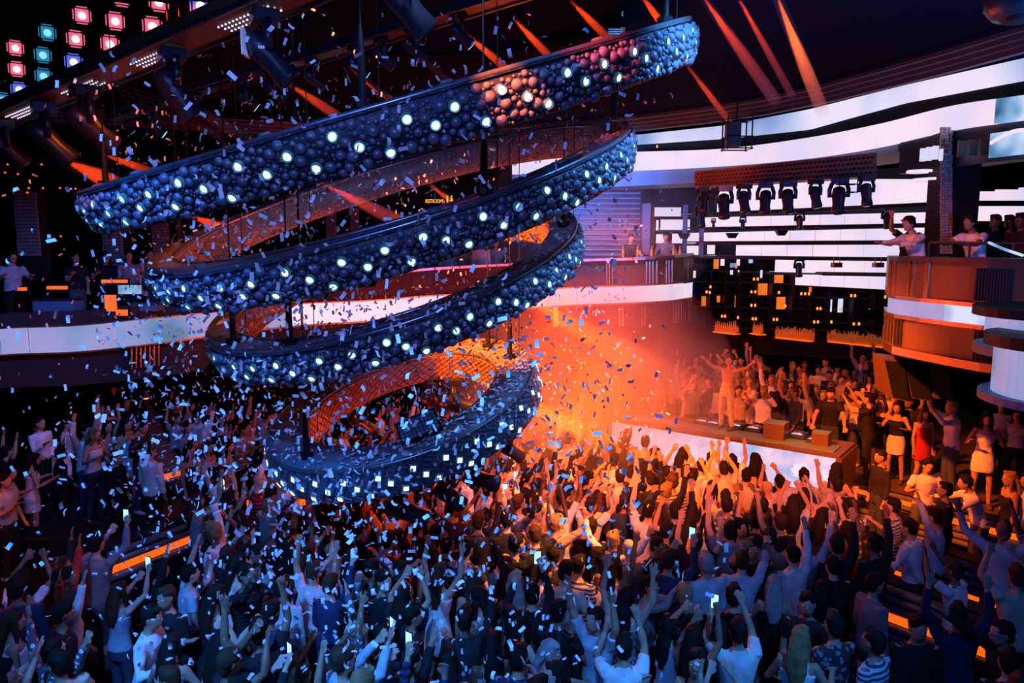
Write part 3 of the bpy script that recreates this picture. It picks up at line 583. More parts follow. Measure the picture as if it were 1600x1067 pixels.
# low tables behind the booth
for i, (px, py, d, wd) in enumerate(((1065, 622, 19, 1.5), (1020, 640, 18.6, 1.6), (1230, 600, 18.5, 1.4), (1325, 575, 19, 1.3))):
    q = U(px, py, d); t = empty('lounge_table', (q.x, q.y, .6), 0, ['low table behind the left half of the booth', 'low table nearest the booth left corner', 'table between seated guests behind the performer', 'table below the candlelit bar on the right'][i], 'table')
    r = MB(); r.box((q.x, q.y, 1.05), (wd, .6, .05)); put('tabletop', r, M['wood'], t)
    r = MB(); r.box((q.x, q.y - .3, .98), (wd, .03, .05)); put('light_strip', r, M['strip'], t)
    for s_ in (-1, 1): r = MB(); r.box((q.x + s_ * wd * .4, q.y, .81), (.06, .5, .42)); put('leg', r, M['black'], t)
# steps with orange nosing behind the booth
for k, (x0, x1, y, d) in enumerate(((1045, 1100, 625, 19.4), (1050, 1090, 597, 20.2), (1180, 1240, 592, 20.2), (1070, 1110, 641, 18.4), (1140, 1165, 640, 17.6))):
    a, b = U(x0, y, d), U(x1, y, d - .2); t_ = (b - a).normalized(); r = MB(); r.box((a + b) / 2, ((b - a).length, .1, .05), (t_, Z.cross(t_), Z)); put('step_light_%s' % k, r, M['strip'], None); o = bpy.data.objects['step_light_%s' % k]; o.name = 'step_light'; recenter(o)
    r = MB(); c_ = (a + b) / 2; r.box((0, .3, -(c_.z - .6) / 2 - .02), ((b - a).length, .6, max(c_.z - .6, .04)), (t_, Z.cross(t_), Z)); link('riser', r.mesh('riser', M['wood']), o)
    tag(o, ['orange lit step edge behind the left half of the booth', 'highest orange lit step edge under the mezzanine', 'orange lit step edge among the seated guests', 'orange lit step edge close to the booth back', 'short orange lit step edge right of the performer'][k], 'step', 'lit steps behind the booth')
# bright wall lamp under the mezzanine
q = U(868, 512, 18.8); t = empty('wall_lantern', q, 0, 'glowing amber wall lantern under the mezzanine screen ribbon', 'lamp')
r = MB(); r.box((q.x, q.y, q.z + .28), (.12, .08, .5)); put('light_tube', r, M['text'], t)
r = MB(); r.rings([(q.x, q.y, q.z, .35, .2), (q.x, q.y, q.z + .04, .38, .22)], 20); put('dish', r, M['bronze'], t)

# ------------------------------------------------------------------ rings
RG = {1: (-1.42, 6.956, .278, .222, 3.496, .38, .41, .06), 2: (-1.437, 6.011, .273, .249, 2.865, .29, .405, .054), 3: (-1.436, 5.024, .278, .258, 2.27, .30, .375, .03), 4: (-1.383, 3.441, .252, .244, 1.687, .46, .37, .0)}
LB = {1: 'topmost and largest tilted ring with glossy bubbles and bright lamps', 2: 'second ring from the top, bubble clad with bright lamps', 3: 'third ring from the top, bubble clad with bright lamps', 4: 'lowest and smallest ring, quilted with square lamps and confetti on top'}
ringframes = {}; rings_conf = []
def hemi(mb, c, n, r, u, v, seg=8, mi=0, depth=.8):
    vs = []
    for a in (0.0, .55, 1.05):
        vs += [c + (u * math.cos(2 * PI * k / seg) + v * math.sin(2 * PI * k / seg)) * (r * math.cos(a)) + n * (r * depth * math.sin(a)) for k in range(seg)]
    vs.append(c + n * (r * depth)); fs = []
    for i in range(2): fs += [(i * seg + k, i * seg + (k + 1) % seg, (i + 1) * seg + (k + 1) % seg, (i + 1) * seg + k) for k in range(seg)]
    fs += [(2 * seg + k, 2 * seg + (k + 1) % seg, 3 * seg) for k in range(seg)]
    mb.add(vs, fs, mi)
for ri, (cx, cz, ta, tb_, R, wd, h, kk) in RG.items():
    Cc = Vector((cx, 9.0, cz)); n = Vector((-ta, -tb_, 1)).normalized(); e1 = Vector((1, 0, ta)).normalized(); e2 = n.cross(e1)
    ringframes[ri] = (Cc, e1, e2, n, R, wd, h)
    root = empty('chandelier_ring', Cc, 0, LB[ri], 'chandelier ring', 'tilted chandelier rings'); 
    def pt(t, rad, z): return Cc + (e1 * math.cos(t) + e2 * math.sin(t)) * rad + n * z
    def sweep(prof, name, m, smooth=True, closed=True, seg=128):
        r = MB(); k = len(prof); vs = [pt(2 * PI * i / seg, a, b) for i in range(seg) for a, b in prof]
        r.add(vs, [(i * k + j, ((i + 1) % seg) * k + j, ((i + 1) % seg) * k + (j + 1) % k, i * k + (j + 1) % k) for i in range(seg) for j in range(k if closed else k - 1)]); return put(name, r, m, root, smooth)
    bul = .035
    sweep([(R - wd, 0), (R - wd, -h * .98), (R - wd + .03, -h), (R - kk - .02, -h), (R - kk, -h * .97), (R - kk * .6 + bul, -h * .66), (R + bul * .8, -h * .33), (R - .005, -.03), (R - .02, -.005)][::-1], 'outer_shell', M['shell'] if ri < 4 else M['quilt'])
    sweep([(R - .015, .0), (R - wd - .005, .0), (R - wd - .005, .015), (R - .015, .015)], 'top_plate', M['top'])
    sweep([(R - .012, -.02), (R + .012, -.02), (R + .014, .025), (R - .014, .03)], 'outer_rim', M['rim'])
    sweep([(R - wd - .014, -.015), (R - wd + .012, -.015), (R - wd + .012, .03), (R - wd - .014, .03)], 'inner_rim', M['rim'])
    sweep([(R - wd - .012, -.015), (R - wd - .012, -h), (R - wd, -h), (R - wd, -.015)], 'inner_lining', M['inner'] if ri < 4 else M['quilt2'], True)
    def surf(t, v):   # outer face point, normal, along, down
        f = v; rad = np.interp(f, [0, .33, .66, 1], [R, R + bul * .8, R - kk * .6 + bul, R - kk]); p = pt(t, rad + .002, -h * f)
        p2 = pt(t, np.interp(min(f + .05, 1), [0, .33, .66, 1], [R, R + bul * .8, R - kk * .6 + bul, R - kk]) + .002, -h * min(f + .05, 1))
        al = (-e1 * math.sin(t) + e2 * math.cos(t)).normalized(); dn = (p2 - p); dn = dn.normalized() if dn.length > 1e-6 else -n
        return p, al.cross(-dn).normalized() * (1 if al.cross(-dn).dot(e1 * math.cos(t) + e2 * math.sin(t)) > 0 else -1), al, dn
    # lamps
    T0, T1 = math.radians(168), math.radians(392)
    lamps = []; step = {1: .19, 2: .175, 3: .165, 4: .12}[ri] / R; seqv = [.32, .60, .36, .74, .30, .55, .80] if ri < 4 else [.28, .52, .78]
    t = T0; i = 0
    while t < T1: lamps.append((t + random.uniform(-.1, .1) * step, seqv[i % len(seqv)] + random.uniform(-.03, .03))); t += step; i += 1
    lr = .027 if ri < 4 else .026
    for t, v in lamps:
        p, nn, al, dn = surf(t, v); r = MB()
        if ri < 4:
            sg = 14; vs = [p + nn * .02 + (al * math.cos(2 * PI * k / sg) + dn * math.sin(2 * PI * k / sg)) * q for q in (lr * 1.75, lr * 1.5, lr * 1.02) for k in range(sg)]
            vs = [x - nn * .03 if j < sg else (x + nn * .012 if j < 2 * sg else x) for j, x in enumerate(vs)]
            r.add(vs, [(a * sg + k, a * sg + (k + 1) % sg, (a + 1) * sg + (k + 1) % sg, (a + 1) * sg + k) for a in (0, 1) for k in range(sg)], 0)
            vs = [p + nn * .021 + (al * math.cos(2 * PI * k / sg) + dn * math.sin(2 * PI * k / sg)) * lr for k in range(sg)] + [p + nn * .034]
            r.add(vs, [(k, (k + 1) % sg, sg) for k in range(sg)], 1)
        else:
            a2 = (al + dn * .35).normalized(); d2 = nn.cross(a2).normalized()
            r.box(p + nn * .012, (lr * 2.8, lr * 2.8, .03), (a2, d2, nn), 0); r.box(p + nn * .026, (lr * 1.9, lr * 1.9, .012), (a2, d2, nn), 1)
        put('lamp', r, [M['bezel'], M['lampw']], root)
    if ri < 4:
        # bubbles, dart thrown big to small
        pos = np.array([[t * R, v * h] for t, v in lamps]); rad = np.full(len(lamps), lr * 1.75); bb = []
        rng = np.random.RandomState(ri); A0, A1 = T0 * R, T1 * R; area = (A1 - A0) * h
        for r0, r1, cnt in ((.036, .052, 1300), (.022, .034, 4200), (.012, .019, 7500), (.006, .010, 3500)):
            for _ in range(int(cnt * area / 5.5)):
                q = np.array([rng.uniform(A0, A1), rng.uniform(.05, h - .02)]); rr = rng.uniform(r0, r1)
                if q[1] < rr * .8 + .02: continue
                if (((pos - q) ** 2).sum(1) > (rad + rr * .93) ** 2).all():
                    pos = np.vstack([pos, q]); rad = np.append(rad, rr); bb.append((q[0] / R, q[1] / h, rr))
        def near(b): return b[2] / (proj(surf(b[0], b[1])[0])[2])
        bb.sort(key=near, reverse=True); NB = 170
        for b in bb[:NB]:
            p, nn, al, dn = surf(b[0], b[1]); r = MB(); hemi(r, Vector((0, 0, 0)), nn, b[2], al, dn, 10); o = link('bubble', r.mesh('bubble', M['bubble'], True), root); o.location = p - Cc
        r = MB()
        for b in bb[NB:]: p, nn, al, dn = surf(b[0], b[1]); hemi(r, p, nn, b[2], al, dn, 8 if b[2] > .015 else 6)
        tag(put('small_bubbles', r, M['bubble'], root, True), kind='stuff')
        # pebbled lining inside
        r = MB()
        for _ in range(2600):
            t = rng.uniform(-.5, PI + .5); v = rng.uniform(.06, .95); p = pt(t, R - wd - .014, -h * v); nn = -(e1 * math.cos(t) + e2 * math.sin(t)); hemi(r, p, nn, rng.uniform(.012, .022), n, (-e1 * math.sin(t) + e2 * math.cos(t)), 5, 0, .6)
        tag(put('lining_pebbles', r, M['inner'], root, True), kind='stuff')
    else:
        for inside in (0, 1):
            r = MB(); nu = 84 if not inside else 64; nv = 4
            for i in range(nu):
                for j in range(-1, 2 * nv):
                    def q_(a, b):
                        b = min(max(b, 0), nv); t = 2 * PI * (a) / nu + b * .04
                        if inside: return pt(t, R - wd - .013, -h * (.04 + .92 * b / nv)), -(e1 * math.cos(t) + e2 * math.sin(t))
                        s_ = surf(t, .05 + .92 * b / nv); return s_[0], s_[1]
                    a0 = i + (.5 if j % 2 else 0); b0 = j / 2
                    cs = [q_(a0, b0), q_(a0 + .5, b0 + .5), q_(a0, b0 + 1), q_(a0 - .5, b0 + .5)]
                    if b0 + 1 <= 0 or b0 >= nv: continue
                    mid = sum((c[0] for c in cs), Vector()) / 4; nn = cs[0][1]
                    lo = [c[0].lerp(mid, .05) for c in cs]; hi = [c[0].lerp(mid, .28) + nn * .016 for c in cs]
                    r.add(lo + hi, [(4, 5, 6, 7)] + [(k, (k + 1) % 4, 4 + (k + 1) % 4, 4 + k) for k in range(4)])
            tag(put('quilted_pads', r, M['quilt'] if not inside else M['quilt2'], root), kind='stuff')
    # round caps on the top plate
    for t in np.arange(0, 2 * PI, .36 if ri == 4 else .45):
        r = MB(); c_ = pt(t, R - wd * .55, .014); sg = 16; rr = .075 if ri == 4 else .055
        vs = [c_ + (e1 * math.cos(2 * PI * k / sg) + e2 * math.sin(2 * PI * k / sg)) * q + n * z for q, z in ((rr, 0), (rr, .025), (rr * .7, .04)) for k in range(sg)]
        r.add(vs, [(a * sg + k, a * sg + (k + 1) % sg, (a + 1) * sg + (k + 1) % sg, (a + 1) * sg + k) for a in (0, 1) for k in range(sg)] + [tuple(2 * sg + k for k in range(sg))]); put('round_cap', r, M['top'], root)
    # hangers
    for px in {1: (167, 566, 1040), 2: (282, 756, 960), 3: (366, 455, 883), 4: (480, 797, 770)}[ri]:
        best = min((abs(proj(pt(t, R - wd / 2, 0))[0] - px) + (0 if (math.sin(t) < .3 or px == 770) else 40), t) for t in np.linspace(0, 2 * PI, 720)); t = best[1]
        if px == 770: t = math.radians(38)
        c_ = pt(t, R - wd / 2, .02); r = MB(); r.tube([c_, c_ + Vector((0, 0, .05))], .08, 10); r.tube([c_ + Vector((0, 0, .05)), c_ + Vector((0, 0, .4)), c_ + Vector((0, 0, .62))], [.035, .03, .01], 8); put('hanger', r, M['black'], root)
        r = MB(); r.tube([c_ + Vector((0, 0, .6)), Vector((c_.x, c_.y, 8.55))], .008, 6); put('cable', r, M['black'], root)
        r = MB(); r.tube([c_ + Vector((.12, .05, 0)), Vector((c_.x + .12, c_.y + .05, 8.55))], .005, 5); put('cable', r, M['black'], root)
    if ri == 3:
        c_ = onz(339, 528, 4.4); 
        tt = math.radians(188); c_ = pt(tt, R - wd / 2, .018); r = MB(); r.box(c_, (.13, .16, .004), (e1, e2, n)); put('white_sticker', r, M['white'], root)
    # confetti lying on top
    if ri in (3, 4, 2):
        for _ in range({4: 620, 3: 260, 2: 120}[ri]):
            t = random.uniform(-1.9, 1.3) if ri != 2 else random.uniform(-.9, 1.0)
            if ri == 4 and random.random() < .3: t = random.uniform(0, 2 * PI)
            rings_conf.append((pt(t, R - wd * random.uniform(.06, .94), random.uniform(.03, .05)), n, e1, e2))
# grille box on ring 4
Cc, e1, e2, n, R, wd, h = ringframes[4]
def r4(px): return min(((abs(proj(Cc + (e1 * math.cos(t) + e2 * math.sin(t)) * (R - wd * .65))[0] - px)), t) for t in np.linspace(PI, 2 * PI, 400))[1]
t = r4(662); p = Cc + (e1 * math.cos(t) + e2 * math.sin(t)) * (R - wd * .72) + n * .15
al = (-e1 * math.sin(t) + e2 * math.cos(t)).normalized(); face = Vector((-.1, -.85, .5)).normalized(); al = (al - face * al.dot(face)).normalized(); up = face.cross(al); up = up if up.z > 0 else -up
bx = empty('floodlight', p - n * .14, 0, 'black boxy floodlight with gridded face standing on the lowest ring', 'lamp')
r = MB(); r.box(p, (.46, .1, .24), (al, face, up)); put('housing', r, M['black'], bx)
r = MB()
for i in range(10):
    for j in range(5): r.box(p + face * .052 + al * (.042 * (i - 4.5)) + up * (.042 * (j - 2)), (.034, .012, .034), (al, face, up))
tag(put('led_grid', r, M['bluepanel'], bx), kind='stuff')
r = MB(); r.box(p + up * .125, (.47, .12, .015), (al, face, up)); put('hood', r, M['rim'], bx)

# ------------------------------------------------------------------ moving head lights
def mover(loc, aim, s, label, group=None, lens='glassd', hang=True):
    loc = Vector(loc); aim = Vector(aim).normalized(); t = empty('moving_head_light', loc, 0, label, 'stage light', group)
    side = aim.cross(Vector((0, 0, 1)));  side = side.normalized() if side.length > .05 else Vector((1, 0, 0)); upv = side.cross(aim).normalized()
    ax = (side, Vector((0, 0, 1)).cross(side), Vector((0, 0, 1)))
    r = MB(); r.box(Vector((0, 0, -.06)) * s, (.36 * s, .26 * s, .12 * s), ax); o = link('base', r.mesh('base', M['gun']), t)
    for k in (-1, 1): r = MB(); r.tube([side * (.15 * s * k) + Vector((0, 0, -.1)) * s, side * (.2 * s * k) + Vector((0, 0, -.25)) * s, side * (.19 * s * k) + Vector((0, 0, -.42)) * s], [(.05 * s, .035 * s)] * 3, 8); link('yoke_arm', r.mesh('yoke_arm', M['gun'], True), t)
    c_ = Vector((0, 0, -.42)) * s; r = MB(); r.tube([c_ - aim * .24 * s, c_ - aim * .2 * s, c_ - aim * .05 * s, c_ + aim * .16 * s, c_ + aim * .34 * s, c_ + aim * .37 * s], [.07 * s, .13 * s, .15 * s, .125 * s, .15 * s, .14 * s], 14); head = link('head', r.mesh('head', M['gun'], True), t)
    r = MB(); r.tube([c_ + aim * .365 * s, c_ + aim * .385 * s], .115 * s, 14); link('lens', r.mesh('lens', M[lens], True), head)
    return t
right_aim = Vector((.75, .55, -.65))
tr = empty('lighting_truss', U(1240, 262, 14.2), 0, 'perforated rust coloured truss box holding stage lights before the LED wall', 'truss')
a, b, c_, d_ = U(1085, 292, 15.2), U(1370, 275, 13.4), U(1370, 238, 13.4), U(1085, 268, 15.2)
r = MB(); k = Vector((.15, .5, 0)); r.hexa([a, b, b + k, a + k, d_, c_, c_ + k, d_ + k]); put('beam_box', r, M['board'], tr)
r = MB()
for i in range(44):
    for j in range(4):
        f = (i + .5 + (j % 2) * .5) / 45; p = a.lerp(b, f).lerp(d_.lerp(c_, f), (j + .7) / 4.6); r.box(p - Vector((0, .012, 0)), (.036, .03, .034))
tag(put('perforations', r, M['black'], tr), kind='stuff')
for i, (x, y, s_) in enumerate(((1101, 292, .62), (1132, 291, .8), (1163, 288, .7), (1197, 286, .75), (1232, 284, .75), (1275, 281, .65), (1312, 279, .8), (1355, 276, .65))):
    dd = 15.1 - (x - 1085) * .0063
    mover(U(x, y, dd), (.1 * (i % 3 - 1), -.25, -1), s_, ['leftmost stage light under the perforated truss', 'bullet shaped stage light second from the truss left end', 'dark boxy stage light third along the perforated truss', 'orange lit stage light fourth along the perforated truss', 'orange lit stage light fifth along the perforated truss', 'dark stage light sixth along the perforated truss', 'bullet shaped stage light before the small cage, truss right half', 'angular dark stage light at the truss right end'][i], 'lights under the perforated truss')
for i, (x, y, s_, d) in enumerate(((1161, 338, .42, 20.4), (1250, 330, .62, 19.8), (1387, 325, .66, 19.0), (1249, 404, .62, 19.8), (1115, 341, .3, 20.8), (1096, 318, .7, 17.5))):
    mover(U(x, y, d), (0, -.2, -1), s_, ['small stage light hanging left on the upper LED rail', 'orange lit stage light at the middle of the upper rail', 'dark stage light on the upper rail near the leaning guests', 'dark stage light on the lower rail above the shelving', 'tiny stage light at the left end of the upper rail', 'blue stage light hanging above the bartenders'][i], 'lights on the LED wall rails')
for i, (x, y) in enumerate(((1144, 364), (1221, 360), (1325, 356), (1069, 365))):
    q = U(x, y, 20.3); r = MB(); r.hexa([q + Vector(v) for v in ((-.08, -.08, -.14), (.08, -.08, -.14), (.08, .08, -.14), (-.08, .08, -.14), (-.16, -.1, 0), (.16, -.1, 0), (.16, .1, 0), (-.16, .1, 0))]); o = put('rail_speaker', r, M['black']); recenter(o)
    tag(o, ['small wedge speaker on the rail, second from left', 'small wedge speaker at the middle of the rail', 'small wedge speaker on the rail nearest the guests', 'small wedge speaker on the rail by the bartenders'][i], 'speaker', 'wedge speakers on the rail')
for i, x in enumerate((1307, 1372)):
    q = U(x, 414, 19.0); t = empty('hanging_projector', q, 0, ['red boxed projector under the lower rail', 'red boxed projector close to the balcony edge'][i], 'projector')
    r = MB(); r.box(q, (.22, .2, .12)); put('case', r, M['board'], t); r = MB(); r.tube([q + Vector((-.08, 0, .06)), q + Vector((-.08, 0, .2))], .012, 5); r.tube([q + Vector((.08, 0, .06)), q + Vector((.08, 0, .2))], .012, 5); put('bracket', r, M['steel'], t)
# caged speaker below the cove
q = U(1150, 233, 12); t = empty('caged_speaker', q, 0, 'brown speaker in an open metal cage hanging before the cove', 'speaker')
r = MB(); r.box(q + Vector((-.06, 0, .22)), (.2, .22, .38)); put('cabinet', r, M['wood'], t)
for sx in (-.18, .2):
    for sy in (-.15, .15): r = MB(); r.tube([q + Vector((sx, sy, -.02)), q + Vector((sx, sy, .5))], .012, 5); put('cage_post', r, M['gun'], t)
for zc in (0, .18, .44): r = MB(); r.tube([q + Vector(v) for v in ((-.2, -.15, zc), (.22, -.15, zc), (.22, .15, zc), (-.2, .15, zc), (-.2, -.15, zc))], .011, 5); put('cage_hoop', r, M['gun'], t)
r = MB(); r.tube([q + Vector((0, 0, .45)), q + Vector((0, 0, 8.4 - q.z))], .015, 6); put('drop_rod', r, M['black'], t)
q = U(1320, 300, 13.4); t = empty('small_cage', q, 0, 'small empty metal bracket cage beside the truss lights', 'bracket'); 
for zc in (0, .14): r = MB(); r.tube([q + Vector(v) for v in ((-.1, 0, zc), (.22, 0, zc), (.22, .15, zc), (-.1, .15, zc), (-.1, 0, zc))], .01, 5); put('cage_hoop', r, M['black'], t)
for sx in (-.1, .06, .22): r = MB(); r.tube([q + Vector((sx, 0, -.02)), q + Vector((sx, 0, .3))], .01, 5); put('cage_post', r, M['black'], t)
# hanging speaker array on the right
q = U(1422, 585, 12.6); t = empty('speaker_array', q, 0, 'cluster of three large wedge speakers hanging under the balcony', 'speaker')
for k in range(3):
    x0 = -.5 + .33 * k; r = MB(); sx = .36 + .04 * k; sh_ = .08 * k
    vs = [q + Vector(v) for v in ((x0 + .06, -.3, -.36 + sh_ * .1), (x0 + sx - .02, -.36, -.42 + sh_ * .1), (x0 + sx - .02, .3, -.36), (x0 + .06, .3, -.3), (x0 - .03, -.1, .30), (x0 + sx - .06, -.14, .26), (x0 + sx - .06, .3, .30), (x0 - .03, .3, .34))]
    r.hexa(vs); put('cabinet', r, M['wood'], t); g_ = MB(); f0, f1, f2, f3 = vs[0], vs[1], vs[5], vs[4]; off = Vector((0, -.012, -.005)); m4 = (f0 + f1 + f2 + f3) / 4
    g_.add([v.lerp(m4, .08) + off for v in (f0, f1, f2, f3)], [(0, 1, 2, 3)]); put('grille', g_, M['black'] if k < 2 else M['wood'], t)
for sx in (-.25, .15): r = MB(); r.tube([q + Vector((sx, 0, .3)), q + Vector((sx + .15, .3, .75))], .02, 6); put('bracket', r, M['bluepanel'], t)

q = U(958, 50, 7.3); t = empty('cable_label', q, 0, 'small red and white label plate on the cables above the top ring', 'sign')
r = MB(); r.box(q, (.1, .012, .07)); r.box(q + Vector((.09, 0, .008)), (.045, .012, .07)); put('plate', r, M['board'], t)
r = MB()
for k in range(3): r.box(q + Vector((.02, -.009, -.02 + k * .02)), (.13, .006, .006))
put('label_lines', r, M['white'], t)
q = U(1592, 8, 7.6); t = empty('ceiling_speaker', q, 0, 'round dark ceiling speaker at the top right corner', 'speaker')
r = MB(); r.rings([(q.x, q.y, q.z - .12, .22, .22), (q.x, q.y, q.z - .02, .3, .3), (q.x, q.y, q.z + .2, .3, .3)], 32); put('housing', r, M['gun'], t, True)
r = MB(); r.rings([(q.x, q.y, q.z - .16, .13, .13), (q.x, q.y, q.z - .11, .18, .18)], 24); put('cone', r, M['black'], t)
r = MB(); r.tube([(q.x, q.y, q.z + .2), (q.x, q.y, 8.35)], .03, 8); put('stem', r, M['black'], t)
# upper left rigs: near truss with big movers, far truss with small movers
def truss(name, label, a, b, wdt, hgt, m):
    t = empty(name, (a + b) / 2, 0, label, 'truss'); d = (b - a).normalized(); s_ = d.cross(Z).normalized(); u_ = s_.cross(d)
    r = MB(); r.box((a + b) / 2, ((b - a).length, wdt, hgt), (d, s_, u_)); put('beam_box', r, m, t)
    for k in (-1, 1): r = MB(); r.tube([a + s_ * (wdt / 2 * k) - u_ * hgt / 2, b + s_ * (wdt / 2 * k) - u_ * hgt / 2], .03, 8); put('chord', r, M['gun'], t)
    r = MB(); L_ = (b - a).length; n_ = int(L_ / .055)
    for i in range(n_):
        for j in (-1, 0, 1):
            if (i // 14) % 2 == 0: r.box(a + d * (i * .055) - u_ * (hgt / 2 + .005) + s_ * (j * wdt * .16 - .1 * wdt), (.013, .013, .01), (d, s_, u_))
    tag(put('perforations', r, M['violetc'] if name == 'lighting_truss' and wdt > .3 else M['steel'], t), kind='stuff')  # near truss holes are dots given a violet glow, no lamps behind
    return t
a, b = U(-60, 206, 10.5), U(640, -95, 5.6); truss('lighting_truss', 'near dark truss with perforated underside crossing the upper left', a, b, .42, .12, M['board'])
for i, (f, s_, aim) in enumerate(((.16, .8, (.5, .5, -.7)), (.30, .95, (.6, .45, -.75)), (.42, .95, (.55, .5, -.7)), (.63, .85, (.45, .3, -.85)), (.80, .8, (.6, .3, -.7)), (.99, .75, (.6, .3, -.7)))):
    mv = mover(a.lerp(b, f) - Vector((0, 0, .08)), aim, s_, ['far dark stage light at the left end of the near truss', 'big dark blue stage light before the orange grid', 'big dark stage light third along the near truss', 'big stage light with orange rim above the confetti', 'biggest stage light with white label on its arm', 'stage light cut by the top edge of the picture'][i], 'big lights on the near truss')
    if i == 4:
        r = MB(); r.box((-.17 * s_, -.1, -.28), (.02, .16, .22)); link('white_label', r.mesh('white_label', M['white']), mv)
        r = MB()
        for k in range(7): r.box((-.182 * s_, -.14 + k * .014, -.34), (.004, .006 if k % 2 else .009, .05))
        link('barcode', r.mesh('barcode', M['black']), mv)
a, b = U(180, 182, 10.5), U(960, -60, 8.2); truss('truss_beam', 'long dark truss beyond the first, crossing above the top ring', a, b, .3, .1, M['gun'])
for i, px in enumerate((240, 288, 333, 425, 478, 548, 622, 666, 716, 787)):
    f = (px - 180) / 780; f = min(max(f * .93 + .02, 0), 1); q = a.lerp(b, f)
    mover(q - Vector((0, 0, .05)), (.7, .35, -.6), .5, 'small stage light %s along the far truss' % 'first,second,third,fourth,fifth,sixth,seventh,eighth,ninth,tenth'.split(',')[i], 'small lights on the far truss', 'cyanc' if i % 3 == 0 else 'glassd')
# orange grids of the upper left
for i, (x0, y0, d) in enumerate(((215, 150, 10), (110, 160, 11))):
    t = empty('vent_grid', U(x0, y0, d), 0, ['orange lit metal grid behind the dark stage lights', 'small orange lit metal grid at the far left rig'][i], 'grid'); wd_ = 1.0 if i == 0 else .45
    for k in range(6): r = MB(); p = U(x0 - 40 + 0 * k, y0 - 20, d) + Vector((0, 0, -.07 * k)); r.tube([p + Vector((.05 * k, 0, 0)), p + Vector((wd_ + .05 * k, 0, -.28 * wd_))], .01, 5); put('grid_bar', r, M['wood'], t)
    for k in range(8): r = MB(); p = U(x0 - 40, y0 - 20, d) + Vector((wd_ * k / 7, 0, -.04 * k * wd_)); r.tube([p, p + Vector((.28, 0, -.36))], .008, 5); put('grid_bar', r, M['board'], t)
# matrix of square lamps
mx_ = [(24, 75, 'pink'), (26, 108, 'pink'), (30, 140, 'violet'), (5, 156, 'cyan'), (74, 51, 'cyan'), (67, 86, 'cyan'), (68, 119, 'cyan'), (128, 24, 'pink'), (118, 61, 'pink'), (115, 97, 'violet'), (180, 33, 'pink'), (172, 69, 'pink'), (238, 41, 'pink'), (190, -4, 'pink'), (248, 3, 'pink'), (313, 9, 'violet')]
for i, (x, y, k) in enumerate(mx_):
    q = U(x, y, 9.6); s_ = .085 + .03 * x / 300; fwd = (Vector((-.6, 2, 4.6)) - q).normalized(); sd = fwd.cross(Z).normalized(); u_ = sd.cross(fwd)
    t = empty('matrix_lamp', q, 0, 'square %s lamp of the ceiling matrix' % {'pink': 'pink', 'cyan': 'teal', 'violet': 'violet white'}[k], 'lamp', 'square lamps of the ceiling matrix')
    t['label'] = 'square %s lamp, %s' % ({'pink': 'pink', 'cyan': 'teal', 'violet': 'violet'}[k], ['upper one nearest the left edge', 'middle one nearest the left edge', 'lowest violet one by the left edge', 'cut by the left edge above the truss end', 'top of the three teal lamps in a column', 'middle of the three teal lamps in a column', 'bottom of the three teal lamps in a column', 'top of the column right of the teal lamps', 'below the top one right of the teal lamps', 'right of the lowest teal lamp', 'upper lamp of the fourth column', 'lower lamp of the fourth column', 'nearest to the truss in the fifth column', 'cut by the top edge, fourth column', 'at the top edge, fifth column', 'rightmost, beside the near truss'][i])
    r = MB(); r.box(q - fwd * .03, (s_ * 2.1, s_ * 2.1, .04), (sd, u_, fwd)); put('housing', r, M['black'], t)
    r = MB(); 
    for a_, b_ in ((-1, 0), (1, 0), (0, -1), (0, 1)): r.box(q + sd * (a_ * s_ * .98) + u_ * (b_ * s_ * .98), (s_ * (.12 if a_ else 1.2), s_ * (.12 if b_ else 1.2), .02), (sd, u_, fwd))
    put('bezel', r, M[k], t)
    r = MB(); r.box(q, (s_ * 1.5, s_ * 1.5, .03), (sd, u_, fwd)); put('reflector', r, M[k], t)
    r = MB(); r.tube([q + fwd * .016, q + fwd * .03], s_ * .45, 14); put('bulb', r, M[k + 'c'], t)
# orange slatted curved wall seen above the rings
r = MB(); keys = [(400, 250, 215, 20), (440, 200, 195, 20.2), (500, 160, 160, 20.6), (560, 150, 150, 20.4), (600, 160, 165, 20)]
root = empty('slatted_drum', U(500, 200, 20.5), 0, 'orange lit drum of upright slats high above the rings', 'wall panel')
for i in range(46):
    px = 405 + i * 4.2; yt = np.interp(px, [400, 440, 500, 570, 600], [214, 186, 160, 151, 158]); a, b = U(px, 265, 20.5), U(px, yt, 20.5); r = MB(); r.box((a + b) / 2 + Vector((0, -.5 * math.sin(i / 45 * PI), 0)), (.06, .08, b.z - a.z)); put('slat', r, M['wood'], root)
# RESTROOMS sign
cu = bpy.data.curves.new('restroom_sign', 'FONT'); cu.body = 'RESTROOMS'; cu.size = .2; cu.extrude = .008; cu.align_x = 'CENTER'
so = bpy.data.objects.new('restroom_sign', cu); C.objects.link(so); so.location = U(679, 317, 17.5); so.rotation_euler = (PI / 2, 0, 0); so.scale = (.42 * 1.0, .9, 1); cu.materials.append(M['text'])
_m = bpy.data.meshes.new_from_object(so.evaluated_get(bpy.context.evaluated_depsgraph_get())); _l, _r = so.location.copy(), so.rotation_euler.copy(); _s = so.scale.copy(); bpy.data.objects.remove(so); so = bpy.data.objects.new('restroom_sign', _m); C.objects.link(so); so.location = _l; so.rotation_euler = _r; so.scale = _s
bpy.context.view_layer.update(); ww = so.dimensions.x; so.scale.x = so.scale.x * (.425 / max(ww, .01)); so.scale.y = .6; tag(so, 'small glowing orange RESTROOMS sign with two figures', 'sign')
sgp = MB()
